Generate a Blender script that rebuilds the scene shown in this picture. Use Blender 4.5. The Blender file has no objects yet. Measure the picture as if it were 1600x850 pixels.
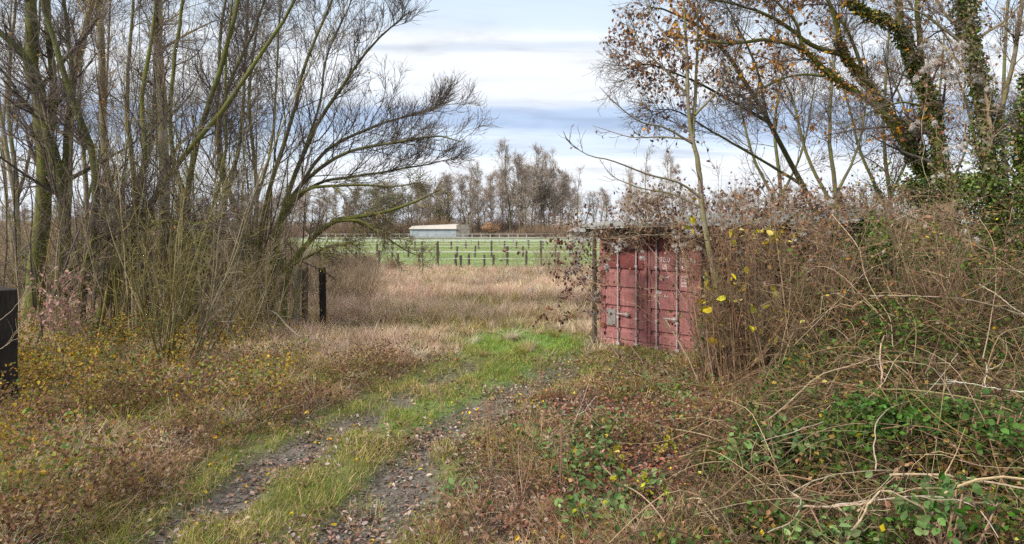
import bpy, math, random
import numpy as np
from mathutils import Vector, Matrix
R_ = math.radians
scene = bpy.context.scene
coll = scene.collection

# ------------------------------------------------------------------ camera
CAM_H = 2.6
F = 1600 * 24 / 36.0          # focal length in photograph pixels
HOR = 350.0                   # horizon row in the photograph
cam = bpy.data.cameras.new('camera')
cam.lens = 24; cam.sensor_width = 36; cam.clip_start = .05; cam.clip_end = 6000
cam.shift_y = -(425 - HOR) / 1600.0
camo = bpy.data.objects.new('camera', cam); coll.objects.link(camo)
camo.location = (0, 0, CAM_H); camo.rotation_euler = (R_(90), 0, 0)
scene.camera = camo

# ------------------------------------------------------------------ light
SUN_EL, SUN_AZ = 36, 238      # azimuth: compass-like, 0 = +Y, clockwise; behind and to the left
sun = bpy.data.lights.new('sun', 'SUN'); sun.energy = 3.8; sun.angle = R_(6); sun.color = (1, .95, .87)
suno = bpy.data.objects.new('sun', sun); coll.objects.link(suno)
sd = Vector((math.sin(R_(SUN_AZ)) * math.cos(R_(SUN_EL)), math.cos(R_(SUN_AZ)) * math.cos(R_(SUN_EL)), math.sin(R_(SUN_EL))))
suno.rotation_euler = sd.to_track_quat('Z', 'Y').to_euler()
world = bpy.data.worlds.new('World'); scene.world = world; world.use_nodes = True
nt = world.node_tree; nt.nodes.clear()
def WN(t, **k):
    n = nt.nodes.new(t)
    for a, b in k.items(): setattr(n, a, b)
    return n
def wl(a, b): nt.links.new(a, b)
w_out = WN('ShaderNodeOutputWorld'); w_bg = WN('ShaderNodeBackground'); wl(w_bg.outputs[0], w_out.inputs[0])
w_bg.inputs[1].default_value = 0.1
sky = WN('ShaderNodeTexSky', sky_type='NISHITA', sun_disc=False)
sky.sun_elevation = R_(SUN_EL); sky.sun_rotation = R_(SUN_AZ); sky.air_density = 1.2; sky.dust_density = 2.0
tc = WN('ShaderNodeTexCoord')
sep = WN('ShaderNodeSeparateXYZ'); wl(tc.outputs['Generated'], sep.inputs[0])
def wmath(op, a, b=None):
    n = WN('ShaderNodeMath', operation=op)
    for i, v in enumerate((a, b)):
        if v is None: continue
        if isinstance(v, (int, float)): n.inputs[i].default_value = v
        else: wl(v, n.inputs[i])
    return n.outputs[0]
# cloud deck: direction projected on a high plane, so the banks stretch towards the horizon
zc = wmath('ADD', wmath('MAXIMUM', sep.outputs[2], 0.0), 0.10)
cx_ = wmath('DIVIDE', sep.outputs[0], zc); cy_ = wmath('DIVIDE', sep.outputs[1], zc)
cmb = WN('ShaderNodeCombineXYZ'); wl(cx_, cmb.inputs[0]); wl(cy_, cmb.inputs[1])
mp = WN('ShaderNodeMapping'); wl(cmb.outputs[0], mp.inputs[0])
mp.inputs['Scale'].default_value = (.42, 1.15, 1); mp.inputs['Rotation'].default_value = (0, 0, R_(-4)); mp.inputs['Location'].default_value = (3.2, 1.15, 0)
n1 = WN('ShaderNodeTexNoise'); wl(mp.outputs[0], n1.inputs['Vector']); n1.inputs['Scale'].default_value = .9; n1.inputs['Detail'].default_value = 7; n1.inputs['Roughness'].default_value = .55; n1.inputs['Distortion'].default_value = .5
# elevation of the long cloud banks, bent by the noise
hor_ = wmath('SQRT', wmath('ADD', wmath('MULTIPLY', sep.outputs[1], sep.outputs[1]), wmath('MULTIPLY', wmath('MULTIPLY', sep.outputs[0], sep.outputs[0]), .12)))
el = wmath('ADD', wmath('DIVIDE', sep.outputs[2], wmath('MAXIMUM', hor_, .05)), wmath('MULTIPLY', wmath('SUBTRACT', n1.outputs[0], .5), .11))
rp = WN('ShaderNodeValToRGB'); wl(el, rp.inputs[0]); rp.color_ramp.interpolation = 'EASE'
stops = [(0.0, (7.01, 7.51, 8.21)), (0.09, (7.47, 7.79, 8.3)), (0.115, (5.91, 6.84, 8.2)), (0.145, (3.82, 4.89, 6.77)), (0.172, (4.07, 5.09, 6.9)), (0.19, (6.09, 6.65, 7.52)), (0.205, (7.38, 7.7, 8.21)), (0.24, (7.56, 7.89, 8.3)), (0.252, (5.72, 6.28, 7.12)), (0.262, (7.48, 7.8, 8.29)), (0.285, (5.89, 6.79, 7.86)), (0.33, (5.49, 6.53, 7.82)), (0.42, (7.96, 8.4, 9.12)), (0.6, (8.21, 8.55, 9.23)), (1.0, (10.95, 11.29, 11.97))]
e = rp.color_ramp.elements
e[0].position = 0; e[0].color = (*stops[0][1], 1); e[1].position = 1; e[1].color = (*stops[-1][1], 1)
for p, c in stops[1:-1]:
    x = e.new(p); x.color = (*c, 1)
# fine streaks inside the banks
mp2 = WN('ShaderNodeMapping'); wl(cmb.outputs[0], mp2.inputs[0]); mp2.inputs['Scale'].default_value = (1.1, 2.4, 1)
n2 = WN('ShaderNodeTexNoise'); wl(mp2.outputs[0], n2.inputs['Vector']); n2.inputs['Scale'].default_value = 1.3; n2.inputs['Detail'].default_value = 8; n2.inputs['Roughness'].default_value = .6; n2.inputs['Distortion'].default_value = .8
mr = WN('ShaderNodeMapRange'); wl(n2.outputs[0], mr.inputs[0]); mr.inputs[1].default_value = .3; mr.inputs[2].default_value = .7; mr.inputs[3].default_value = .80; mr.inputs[4].default_value = 1.12
vm = WN('ShaderNodeVectorMath', operation='SCALE'); wl(rp.outputs[0], vm.inputs[0]); wl(mr.outputs[0], vm.inputs['Scale'])
mr3 = WN('ShaderNodeMapRange'); wl(n2.outputs[0], mr3.inputs[0]); mr3.inputs[1].default_value = .45; mr3.inputs[2].default_value = .75; mr3.inputs[3].default_value = 0; mr3.inputs[4].default_value = .25
mx = WN('ShaderNodeMix', data_type='RGBA'); wl(mr3.outputs[0], mx.inputs[0]); wl(vm.outputs[0], mx.inputs[6]); wl(sky.outputs[0], mx.inputs[7])
wl(mx.outputs[2], w_bg.inputs[0])
vs = scene.view_settings
vs.view_transform = 'Standard'; vs.look = 'None'; vs.gamma = 1; vs.use_curve_mapping = False; vs.exposure = 0.5
scene.cycles.use_denoising = False
scene.cycles.max_bounces = 5; scene.cycles.diffuse_bounces = 2; scene.cycles.transparent_max_bounces = 4

# ------------------------------------------------------------------ helpers
rng = np.random.default_rng(11)
def W(px, py, Y):
    return ((px - 800) / F * Y, Y, CAM_H - (py - HOR) / F * Y)
def tag(o, label=None, cat=None, group=None, kind=None):
    if label: o['label'] = label
    if cat: o['category'] = cat
    if group: o['group'] = group
    if kind: o['kind'] = kind
    return o
def empty(name, loc, label, cat, group=None):
    o = bpy.data.objects.new(name, None); coll.objects.link(o); o.location = loc; o.empty_display_size = .2
    return tag(o, label, cat, group)
class Acc:
    """collects geometry of one mesh: vertices, quads, triangles, a colour per vertex"""
    def __init__(s): s.v, s.q, s.t, s.c, s.n = [], [], [], [], 0
    def add(s, v, q=None, t=None, c=None):
        v = np.asarray(v, float).reshape(-1, 3)
        if q is not None and len(q): s.q.append(np.asarray(q, np.int64).reshape(-1, 4) + s.n)
        if t is not None and len(t): s.t.append(np.asarray(t, np.int64).reshape(-1, 3) + s.n)
        if c is None: c = np.ones((len(v), 3)) * .5
        c = np.asarray(c, float)
        if c.ndim == 1: c = np.tile(c, (len(v), 1))
        s.c.append(c); s.v.append(v); s.n += len(v)
        return s
    def build(s, name, mat, parent=None, smooth=False, origin=None):
        V = np.concatenate(s.v)
        if parent is not None and origin is None: origin = parent.location
        if origin is not None: V = V - np.array(origin)[None]
        Q = np.concatenate(s.q) if s.q else np.zeros((0, 4), int)
        T = np.concatenate(s.t) if s.t else np.zeros((0, 3), int)
        me = bpy.data.meshes.new(name)
        me.vertices.add(len(V)); me.vertices.foreach_set('co', V.astype(np.float32).ravel())
        lo = np.concatenate([Q.ravel(), T.ravel()]).astype(np.int32)
        me.loops.add(len(lo)); me.loops.foreach_set('vertex_index', lo)
        npol = len(Q) + len(T); me.polygons.add(npol)
        st = np.concatenate([np.arange(len(Q)) * 4, len(Q) * 4 + np.arange(len(T)) * 3]).astype(np.int32)
        me.polygons.foreach_set('loop_start', st)
        me.polygons.foreach_set('use_smooth', np.full(npol, bool(smooth)))
        me.update(calc_edges=True)
        ca = me.attributes.new('col', 'FLOAT_COLOR', 'POINT')
        C = np.ones((len(V), 4), np.float32); C[:, :3] = np.concatenate(s.c); ca.data.foreach_set('color', C.ravel())
        me.materials.append(mat)
        o = bpy.data.objects.new(name, me); coll.objects.link(o)
        if parent is not None: o.parent = parent
        elif origin is not None: o.location = origin
        return o
def nrm(v): return v / np.maximum(np.linalg.norm(v, axis=-1, keepdims=True), 1e-9)
def tubes(acc, P, Rr, k=3, col=None, cap=False):
    P = np.asarray(P, float); Rr = np.asarray(Rr, float)
    M, S, _ = P.shape
    if M == 0: return
    T = np.empty_like(P); T[:, 1:-1] = P[:, 2:] - P[:, :-2]; T[:, 0] = P[:, 1] - P[:, 0]; T[:, -1] = P[:, -1] - P[:, -2]; T = nrm(T)
    mean = nrm(P[:, -1] - P[:, 0]); ref = np.zeros((M, 3)); ref[np.arange(M), np.argmin(np.abs(mean), axis=1)] = 1
    n1_ = nrm(ref[:, None] - (ref[:, None] * T).sum(-1, keepdims=True) * T); n2_ = np.cross(T, n1_)
    a = np.arange(k) / k * 2 * np.pi
    V = P[:, :, None] + Rr[:, :, None, None] * (np.cos(a)[None, None, :, None] * n1_[:, :, None] + np.sin(a)[None, None, :, None] * n2_[:, :, None])
    base = (np.arange(M) * S * k)[:, None, None] + (np.arange(S - 1) * k)[None, :, None]
    i = np.arange(k)[None, None]; j = (np.arange(k) + 1) % k; j = j[None, None]
    q = np.stack([base + i, base + j, base + k + j, base + k + i], -1).reshape(-1, 4)
    c = None
    if col is not None:
        col = np.asarray(col, float)
        c = np.repeat(col, S * k, axis=0) if col.ndim == 2 and len(col) == M else np.tile(col.reshape(1, 3), (M * S * k, 1))
    t = None
    if cap:
        b0 = np.arange(M) * S * k; b1 = b0 + (S - 1) * k
        t = [[(b[m], b[m] + x, b[m] + x + 1) if s else (b[m], b[m] + x + 1, b[m] + x) for x in range(1, k - 1)] for s, b in ((0, b0), (1, b1)) for m in range(M)]
        t = np.array(t).reshape(-1, 3)
    acc.add(V.reshape(-1, 3), q, t, c)
def curve(ctrl, S):
    C = np.array(ctrl, float); n = len(C)
    E = np.vstack([2 * C[0] - C[1], C, 2 * C[-1] - C[-2]])
    out = []
    for u in np.linspace(0, n - 1, S):
        i = min(int(u), n - 2); t = u - i; p0, p1, p2, p3 = E[i:i + 4]
        out.append(.5 * ((2 * p1) + (-p0 + p2) * t + (2 * p0 - 5 * p1 + 4 * p2 - p3) * t * t + (-p0 + 3 * p1 - 3 * p2 + p3) * t ** 3))
    return np.array(out)
def grow(P, Rr, m, L, ang=(25, 60), up=.1, wob=.2, S=5, rr=.6, t0=.15, t1=1., rmin=.002, g=None, bias=None, lpow=.4):
    """children of every polyline: m each, length about L"""
    g = g or rng
    M, SP, _ = P.shape; N = int(M * m)
    if N == 0: return np.zeros((0, S, 3)), np.zeros((0, S))
    idx = np.tile(np.arange(M), int(math.ceil(m)))[:N] if m >= 1 else g.choice(M, N, replace=False)
    t = g.uniform(t0, t1, N) * (SP - 1); i = np.minimum(t.astype(int), SP - 2); fr = (t - i)[:, None]
    p = P[idx, i] * (1 - fr) + P[idx, i + 1] * fr
    r = (Rr[idx, i] * (1 - fr[:, 0]) + Rr[idx, i + 1] * fr[:, 0]) * rr * g.uniform(.6, 1.05, N)
    tan = nrm(P[idx, i + 1] - P[idx, i])
    rnd = nrm(g.normal(size=(N, 3))); per = nrm(rnd - (rnd * tan).sum(-1, keepdims=True) * tan)
    a = np.radians(g.uniform(ang[0], ang[1], N))[:, None]
    d = np.cos(a) * tan + np.sin(a) * per
    if bias is not None: d = d + np.array(bias)
    d = nrm(d)
    ln = L * g.uniform(.45, 1.25, N) * (1 - .5 * t / (SP - 1)) * (np.clip(r / max(np.median(r), 1e-5), .4, 2.2) ** lpow)
    st = (ln / (S - 1))[:, None]
    out = np.empty((N, S, 3)); out[:, 0] = p
    for s in range(1, S):
        d = nrm(d + g.normal(size=(N, 3)) * wob + np.array([0, 0, up]))
        out[:, s] = out[:, s - 1] + d * st
    tp = np.linspace(1, .28, S)[None]
    return out, np.maximum(r[:, None] * tp, rmin * np.linspace(1, .6, S)[None])
def colvar(base, N, v=.2, g=None):
    g = g or rng
    base = np.asarray(base, float)
    if base.ndim == 2: base = base[g.integers(0, len(base), N)]
    else: base = np.tile(base, (N, 1))
    lum = base @ np.array([.3, .55, .15]); base = np.clip(lum[:, None] + (base - lum[:, None]) * 1.2, .006, 1)
    return np.clip(base * (1 + g.normal(size=(N, 1)) * v) * (1 + g.normal(size=(N, 3)) * v * .25), .004, .95)
def leaves(acc, P, size, col, kind='kite', ndir=None, up=.0, fold=.25, wid=.55, g=None):
    g = g or rng
    P = np.asarray(P, float); N = len(P)
    if N == 0: return
    s = np.broadcast_to(size, (N,)) * g.uniform(.6, 1.25, N); s = s[:, None]
    d = g.normal(size=(N, 3)) if ndir is None else ndir + g.normal(size=(N, 3)) * .5
    n = g.normal(size=(N, 3)); n[:, 2] += up; n = nrm(n); d = nrm(d - (d * n).sum(-1, keepdims=True) * n); w = np.cross(n, d)
    fo = fold * g.uniform(.2, 1.6, (N, 1))
    if kind == 'kite':
        V = np.stack([P, P + s * (.45 * d + wid / 2 * w + fo * .3 * n), P + s * d, P + s * (.45 * d - wid / 2 * w + fo * .3 * n)], 1)
        b = np.arange(N)[:, None] * 4
        acc.add(V.reshape(-1, 3), None, np.concatenate([b + [0, 1, 2], b + [0, 2, 3]]), np.repeat(col, 4, 0))
    else:
        cu = g.uniform(-.25, .25, (N, 1))
        m = P + s * (.5 * d + cu * .4 * n)
        V = np.stack([P, m, P + s * (d - cu * .5 * n),
                      P + s * (.22 * d + wid * .42 * w + fo * .4 * n), P + s * (.62 * d + wid * .44 * w + fo * .4 * n),
                      P + s * (.22 * d - wid * .42 * w + fo * .4 * n), P + s * (.62 * d - wid * .44 * w + fo * .4 * n)], 1)
        b = np.arange(N)[:, None] * 7
        q = np.concatenate([b + [1, 3 + 1, 3, 0], b + [1, 0, 5, 6]])
        t = np.concatenate([b + [1, 2, 4], b + [1, 6, 2]])
        acc.add(V.reshape(-1, 3), q, t, np.repeat(col, 7, 0))
def blades(acc, P, h, w, col, lean=.3, bend=.5, g=None, az=None):
    g = g or rng
    N = len(P)
    if N == 0: return
    h = np.broadcast_to(h, (N,))[:, None]; w = np.broadcast_to(w, (N,))[:, None]
    a = g.uniform(0, 2 * np.pi, N) if az is None else az + g.normal(size=N) * .7; d = np.stack([np.cos(a), np.sin(a), 0 * a], 1); a2 = a + g.uniform(-1, 1, N) + np.pi / 2
    sw = np.stack([np.cos(a2), np.sin(a2), 0 * a], 1)
    l = lean * g.uniform(.1, 1.6, (N, 1)); b = bend * g.uniform(0, 1.5, (N, 1))
    def pt(t): 
        up = t * (1 - .35 * b * t); return P + h * (d * (l * t + b * t * t) + np.array([0, 0, 1.]) * np.maximum(up, .12 * t))
    p0, p1, p2, p3 = pt(0), pt(.4), pt(.75), pt(1.)
    V = np.stack([p0 - sw * w, p0 + sw * w, p1 - sw * w * .85, p1 + sw * w * .85, p2 - sw * w * .5, p2 + sw * w * .5, p3], 1)
    k = np.arange(N)[:, None] * 7
    acc.add(V.reshape(-1, 3), np.concatenate([k + [0, 1, 3, 2], k + [2, 3, 5, 4]]), k + [4, 5, 6], np.repeat(col, 7, 0))
def tufted(X, Y, per, rad, g):
    """turn tuft centres into blade roots that share their tuft's lean and tone"""
    m = len(X); id_ = np.repeat(np.arange(m), per); o = g.normal(size=(len(id_), 2)) * rad
    return X[id_] + o[:, 0], Y[id_] + o[:, 1], id_, np.arctan2(o[:, 1], o[:, 0])
def box(acc, lo, hi, M=None, col=None):
    x0, y0, z0 = lo; x1, y1, z1 = hi
    V = np.array([(x0, y0, z0), (x1, y0, z0), (x1, y1, z0), (x0, y1, z0), (x0, y0, z1), (x1, y0, z1), (x1, y1, z1), (x0, y1, z1)], float)
    if M is not None: V = V @ np.array(M.to_3x3()).T + np.array(M.translation)
    acc.add(V, [(3, 2, 1, 0), (4, 5, 6, 7), (0, 1, 5, 4), (1, 2, 6, 5), (2, 3, 7, 6), (3, 0, 4, 7)], None, col)
    return acc
def prof(acc, pts2, x0, x1, M=None, col=None):
    """extrude a (y,z) profile along x"""
    n = len(pts2)
    V = [(x0, y, z) for y, z in pts2] + [(x1, y, z) for y, z in pts2]; V = np.array(V, float)
    if M is not None: V = V @ np.array(M.to_3x3()).T + np.array(M.translation)
    acc.add(V, [(i, i + 1, n + i + 1, n + i) for i in range(n - 1)], None, col)

# smooth value noise from sine sums
_g = np.random.default_rng(5)
def mk_noise(scale, n=9):
    k = _g.normal(size=(n, 2)) / scale * 2.2; ph = _g.uniform(0, 6.28, n)
    return lambda x, y: sum(np.sin(k[i, 0] * x + k[i, 1] * y + ph[i]) for i in range(n)) / math.sqrt(n) * .75
NZ3, NZ1, NZ04, NZ02, NZ10 = mk_noise(3.2), mk_noise(1.1), mk_noise(.42), mk_noise(.2), mk_noise(11)
def gpt(px, py):
    Y = CAM_H * F / (py - HOR); return ((px - 800) / F * Y, Y)
RUT_L = np.array([gpt(*p) for p in ((40, 1100), (250, 850), (345, 778), (432, 718), (560, 655), (650, 606), (730, 575), (800, 545))])
RUT_R = np.array([gpt(*p) for p in ((470, 1100), (545, 840), (600, 768), (655, 712), (735, 655), (812, 606), (872, 570), (930, 548))])
CEN = (RUT_L + RUT_R) / 2
GREEN = np.array(gpt(805, 533))
def dist_poly(x, y, poly):
    d = np.full(np.shape(x), 1e9)
    for a, b in zip(poly[:-1], poly[1:]):
        ab = b - a; t = np.clip(((x - a[0]) * ab[0] + (y - a[1]) * ab[1]) / (ab @ ab), 0, 1)
        d = np.minimum(d, np.hypot(x - a[0] - t * ab[0], y - a[1] - t * ab[1]))
    return d
def sstep(a, b, x): t = np.clip((x - a) / (b - a), 0, 1); return t * t * (3 - 2 * t)
def masks(x, y):
    dl, dr, dc = dist_poly(x, y, RUT_L), dist_poly(x, y, RUT_R), dist_poly(x, y, CEN)
    wob = NZ1(x, y) * .06 + NZ04(x, y) * .08
    fade = 1 - .15 * sstep(7.5, 10, y) - .65 * sstep(10.5, 14, y)
    rut = np.maximum(1 - sstep(.13, .38, dl + wob * 1.3), 1 - sstep(.20, .46, dr + wob * 1.3)) * fade
    track = 1 - sstep(1.15, 1.75, dc + wob)
    green = 1 - sstep(.8, 1.9, np.hypot((x - GREEN[0]) * 1.0, (y - GREEN[1]) * .62) + wob * 1.5)
    green = np.maximum(green, .42 * (1 - sstep(.25, .62, dist_poly(x, y, CEN) + wob * 1.4)) * sstep(6.5, 9.5, y))
    green2 = (1 - sstep(1.6, 3.2, np.hypot((x - .9) * 1.0, (y - 13.6) * .8) + wob * 2))
    field = sstep(12.5, 15, y + NZ1(x, y) * .6 - .25 * x) * (1 - sstep(40.3, 41.2, y + NZ3(x, y) * .35))
    pad = sstep(40.3, 41.4, y + NZ3(x, y) * .35)
    return rut, track, green, green2, field, pad
def H(x, y):
    x = np.asarray(x, float); y = np.asarray(y, float)
    rut, track, green, green2, field, pad = masks(x, y)
    near = 1 - sstep(40, 60, y)
    h = NZ3(x, y) * .05 * near + NZ1(x, y) * .03 * near + NZ04(x, y) * .018 * near * (1 - sstep(18, 25, y))
    return h - rut * .07 + (1 - track) * .06 * (1 - field) * near + NZ02(x, y) * .012 * rut
def on_ground(N, y0, y1, pw=1.2, xr=(-.86, .86), g=None, dens=None):
    """random ground points inside the view wedge, denser near the camera"""
    g = g or rng
    u = g.uniform(0, 1, N); a = 2 - pw
    Y = (y0 ** a + u * (y1 ** a - y0 ** a)) ** (1 / a) if abs(a) > 1e-3 else y0 * (y1 / y0) ** u
    X = g.uniform(xr[0], xr[1], N) * (Y + .8)
    return X, Y
def pxy(X, Y, Z=0.):
    return 800 + X / Y * F, HOR + (CAM_H - Z) / Y * F
def P3(X, Y, dz=0.): return np.stack([X, Y, H(X, Y) + dz], 1)

# ------------------------------------------------------------------ materials
def new_mat(name):
    m = bpy.data.materials.new(name); m.use_nodes = True; t = m.node_tree
    for n in list(t.nodes): t.nodes.remove(n)
    o = t.nodes.new('ShaderNodeOutputMaterial'); p = t.nodes.new('ShaderNodeBsdfPrincipled'); t.links.new(p.outputs[0], o.inputs[0])
    p.inputs['Roughness'].default_value = .8; p.inputs['Specular IOR Level'].default_value = .25
    return m, t, p, o
def tn(t, kind, **k):
    n = t.nodes.new(kind)
    for a, b in k.items(): setattr(n, a, b)
    return n
def noise(t, scale, detail=4, rough=.6, vec=None):
    n = tn(t, 'ShaderNodeTexNoise'); n.inputs['Scale'].default_value = scale; n.inputs['Detail'].default_value = detail; n.inputs['Roughness'].default_value = rough
    if vec is None:
        c = tn(t, 'ShaderNodeTexCoord'); vec = c.outputs['Object']
    t.links.new(vec, n.inputs['Vector']); return n
def ramp(t, src, stops, interp='LINEAR'):
    r = tn(t, 'ShaderNodeValToRGB'); r.color_ramp.interpolation = interp; e = r.color_ramp.elements
    e[0].position, e[1].position = stops[0][0], stops[-1][0]
    def c4(c): return (c, c, c, 1) if isinstance(c, (int, float)) else (*c, 1)
    e[0].color, e[1].color = c4(stops[0][1]), c4(stops[-1][1])
    for p, c in stops[1:-1]: e.new(p).color = c4(c)
    t.links.new(src, r.inputs[0]); return r
def mixc(t, fac, a, b, mode='MIX'):
    m = tn(t, 'ShaderNodeMix', data_type='RGBA', blend_type=mode)
    for s, v in ((m.inputs[0], fac), (m.inputs[6], a), (m.inputs[7], b)):
        if isinstance(v, (int, float)): s.default_value = v
        elif isinstance(v, tuple): s.default_value = (*v, 1)
        else: t.links.new(v, s)
    return m.outputs[2]
def bump(t, p, src, dist=.02, strength=.6):
    b = tn(t, 'ShaderNodeBump'); b.inputs['Strength'].default_value = strength; b.inputs['Distance'].default_value = dist
    t.links.new(src, b.inputs['Height']); t.links.new(b.outputs[0], p.inputs['Normal'])
def leaf_mat(name, trans=.3, rough=.6, vscale=9, spec=.2):
    m, t, p, o = new_mat(name)
    a = tn(t, 'ShaderNodeAttribute', attribute_name='col')
    n = noise(t, vscale, 3); r = ramp(t, n.outputs[0], [(.3, .72), (.7, 1.25)])
    c = mixc(t, 1., a.outputs['Color'], r.outputs[0], 'MULTIPLY')
    t.links.new(c, p.inputs['Base Color']); p.inputs['Roughness'].default_value = rough; p.inputs['Specular IOR Level'].default_value = spec
    if trans > 0:
        tr = tn(t, 'ShaderNodeBsdfTranslucent'); t.links.new(c, tr.inputs[0]); ms = tn(t, 'ShaderNodeMixShader'); ms.inputs[0].default_value = trans
        t.links.new(p.outputs[0], ms.inputs[1]); t.links.new(tr.outputs[0], ms.inputs[2]); t.links.new(ms.outputs[0], o.inputs[0])
    return m
M_leaf = leaf_mat('leaf'); M_ivy = leaf_mat('ivy_leaf', .12, .38, 14, .5); M_grass = leaf_mat('grass_blade', .3, .7, 3); M_litter = leaf_mat('fallen_leaf', .05, .6, 40, .35)
M_twig = leaf_mat('twig_bark', 0, .85, 25)
def bark(name, c0, c1, moss, amt, sc=7):
    m, t, p, o = new_mat(name)
    co = tn(t, 'ShaderNodeTexCoord'); mpg = tn(t, 'ShaderNodeMapping'); mpg.inputs['Scale'].default_value = (1, 1, .3); t.links.new(co.outputs['Object'], mpg.inputs[0])
    n = noise(t, sc * 3, 6, .7, mpg.outputs[0]); base = ramp(t, n.outputs[0], [(.3, c0), (.72, c1)])
    n2_ = noise(t, 3.1, 5, .65); n3 = noise(t, 30, 3, .6); 
    mk = ramp(t, n2_.outputs[0], [(.5 - amt * .35, 0.), (.68 - amt * .25, 1.)])
    mo = mixc(t, n3.outputs[0], moss, tuple(x * 1.9 for x in moss))
    t.links.new(mixc(t, mk.outputs[0], base.outputs[0], mo), p.inputs['Base Color'])
    p.inputs['Roughness'].default_value = .9
    bump(t, p, n.outputs[0], .025, .9)
    return m
M_bark_moss = bark('mossy_bark', (.035, .03, .02), (.17, .135, .085), (.075, .08, .016), .62)
M_bark_dark = bark('dark_bark', (.018, .015, .011), (.085, .07, .05), (.05, .055, .014), .48)
M_bark_pale = bark('pale_bark', (.11, .085, .065), (.31, .26, .21), (.11, .10, .04), .35)
M_bark_grey = bark('grey_bark', (.04, .033, .027), (.15, .125, .105), (.09, .09, .03), .42)
def wood_mat(name, c0, c1, sc=(22, 22, 1.2)):
    m, t, p, o = new_mat(name)
    co = tn(t, 'ShaderNodeTexCoord'); mpg = tn(t, 'ShaderNodeMapping'); mpg.inputs['Scale'].default_value = sc; t.links.new(co.outputs['Object'], mpg.inputs[0])
    n = noise(t, 2.5, 8, .75, mpg.outputs[0]); b = ramp(t, n.outputs[0], [(.3, c0), (.75, c1)])
    n2_ = noise(t, 1.7, 4); c = mixc(t, 1., b.outputs[0], ramp(t, n2_.outputs[0], [(.3, .6), (.7, 1.3)]).outputs[0], 'MULTIPLY')
    t.links.new(c, p.inputs['Base Color']); bump(t, p, n.outputs[0], .012, .8); p.inputs['Roughness'].default_value = .85
    return m
M_tar = wood_mat('tarred_wood', (.004, .0035, .003), (.04, .032, .025))
M_greywood = wood_mat('weathered_wood', (.10, .085, .07), (.33, .30, .27))
M_brownwood = wood_mat('brown_wood', (.045, .032, .022), (.17, .13, .09))
M_postwood = wood_mat('post_wood', (.035, .026, .02), (.16, .125, .10))
def flat_mat(name, c, rough=.6, nz=.2, sc=6, metal=0, spec=.3):
    m, t, p, o = new_mat(name)
    n = noise(t, sc, 6, .65); r = ramp(t, n.outputs[0], [(.25, tuple(x * (1 - nz) for x in c)), (.75, tuple(min(1, x * (1 + nz)) for x in c))])
    t.links.new(r.outputs[0], p.inputs['Base Color']); p.inputs['Roughness'].default_value = rough; p.inputs['Metallic'].default_value = metal; p.inputs['Specular IOR Level'].default_value = spec
    bump(t, p, n.outputs[0], .004, .3)
    return m
M_white = flat_mat('white_paint', (.30, .30, .28)); M_tape = flat_mat('white_tape', (.6, .6, .6), .5, .05)
M_gasket = flat_mat('black_rubber', (.02, .02, .02)); M_galv = flat_mat('galvanised_steel', (.42, .40, .38), .45, .35, 25, .3)
M_paint_white = flat_mat('worn_lettering', (.75, .69, .67), .6, .3, 30)
M_plate = flat_mat('pale_plate', (.20, .19, .18), .4, .2, 30)
# red container paint with chalking, rust and dirt runs
def red_mat():
    m, t, p, o = new_mat('red_container_paint')
    co = tn(t, 'ShaderNodeTexCoord'); v = co.outputs['Object']
    n = noise(t, 1.8, 6, .7, v); base = ramp(t, n.outputs[0], [(.25, (.19, .058, .056)), (.5, (.24, .085, .083)), (.78, (.32, .14, .135))])
    mpg = tn(t, 'ShaderNodeMapping'); mpg.inputs['Scale'].default_value = (9, 9, .8); t.links.new(v, mpg.inputs[0])
    st = noise(t, 2.2, 6, .75, mpg.outputs[0]); c = mixc(t, ramp(t, st.outputs[0], [(.5, 0.), (.78, .55)]).outputs[0], base.outputs[0], (.10, .045, .035))
    st2 = noise(t, 3.0, 5, .7, mpg.outputs[0]); c = mixc(t, ramp(t, st2.outputs[0], [(.48, 0.), (.72, .6)]).outputs[0], c, (.40, .21, .20))
    rs = noise(t, 14, 8, .8, v); c = mixc(t, ramp(t, rs.outputs[0], [(.62, 0.), (.70, .8)]).outputs[0], c, (.11, .038, .02))
    t.links.new(c, p.inputs['Base Color']); p.inputs['Roughness'].default_value = .62; p.inputs['Specular IOR Level'].default_value = .3
    bump(t, p, rs.outputs[0], .003, .5)
    return m
M_red = red_mat()
M_redpatch = flat_mat('fresh_red_paint', (.15, .035, .035), .5, .25, 8)
M_rust = flat_mat('rusty_steel', (.13, .045, .022), .8, .5, 12)
def conc_mat():
    m, t, p, o = new_mat('mossy_concrete')
    n = noise(t, 5, 7, .7); b = ramp(t, n.outputs[0], [(.3, (.075, .068, .05)), (.7, (.21, .195, .155))])
    n2_ = noise(t, 2.2, 6, .7); c = mixc(t, ramp(t, n2_.outputs[0], [(.42, 0.), (.62, .85)]).outputs[0], b.outputs[0], (.075, .08, .03))
    t.links.new(c, p.inputs['Base Color']); bump(t, p, n.outputs[0], .01, .7); p.inputs['Roughness'].default_value = .9
    return m
M_conc = conc_mat()
def roof_mat():
    m, t, p, o = new_mat('fibre_cement_sheet')
    n = noise(t, 2.5, 7, .7); b = ramp(t, n.outputs[0], [(.3, (.11, .11, .10)), (.7, (.27, .27, .25))])
    n2_ = noise(t, 5, 6, .7); c = mixc(t, ramp(t, n2_.outputs[0], [(.55, 0.), (.72, .8)]).outputs[0], b.outputs[0], (.07, .06, .035))
    t.links.new(c, p.inputs['Base Color']); p.inputs['Roughness'].default_value = .9; return m
M_roof = roof_mat()

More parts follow.
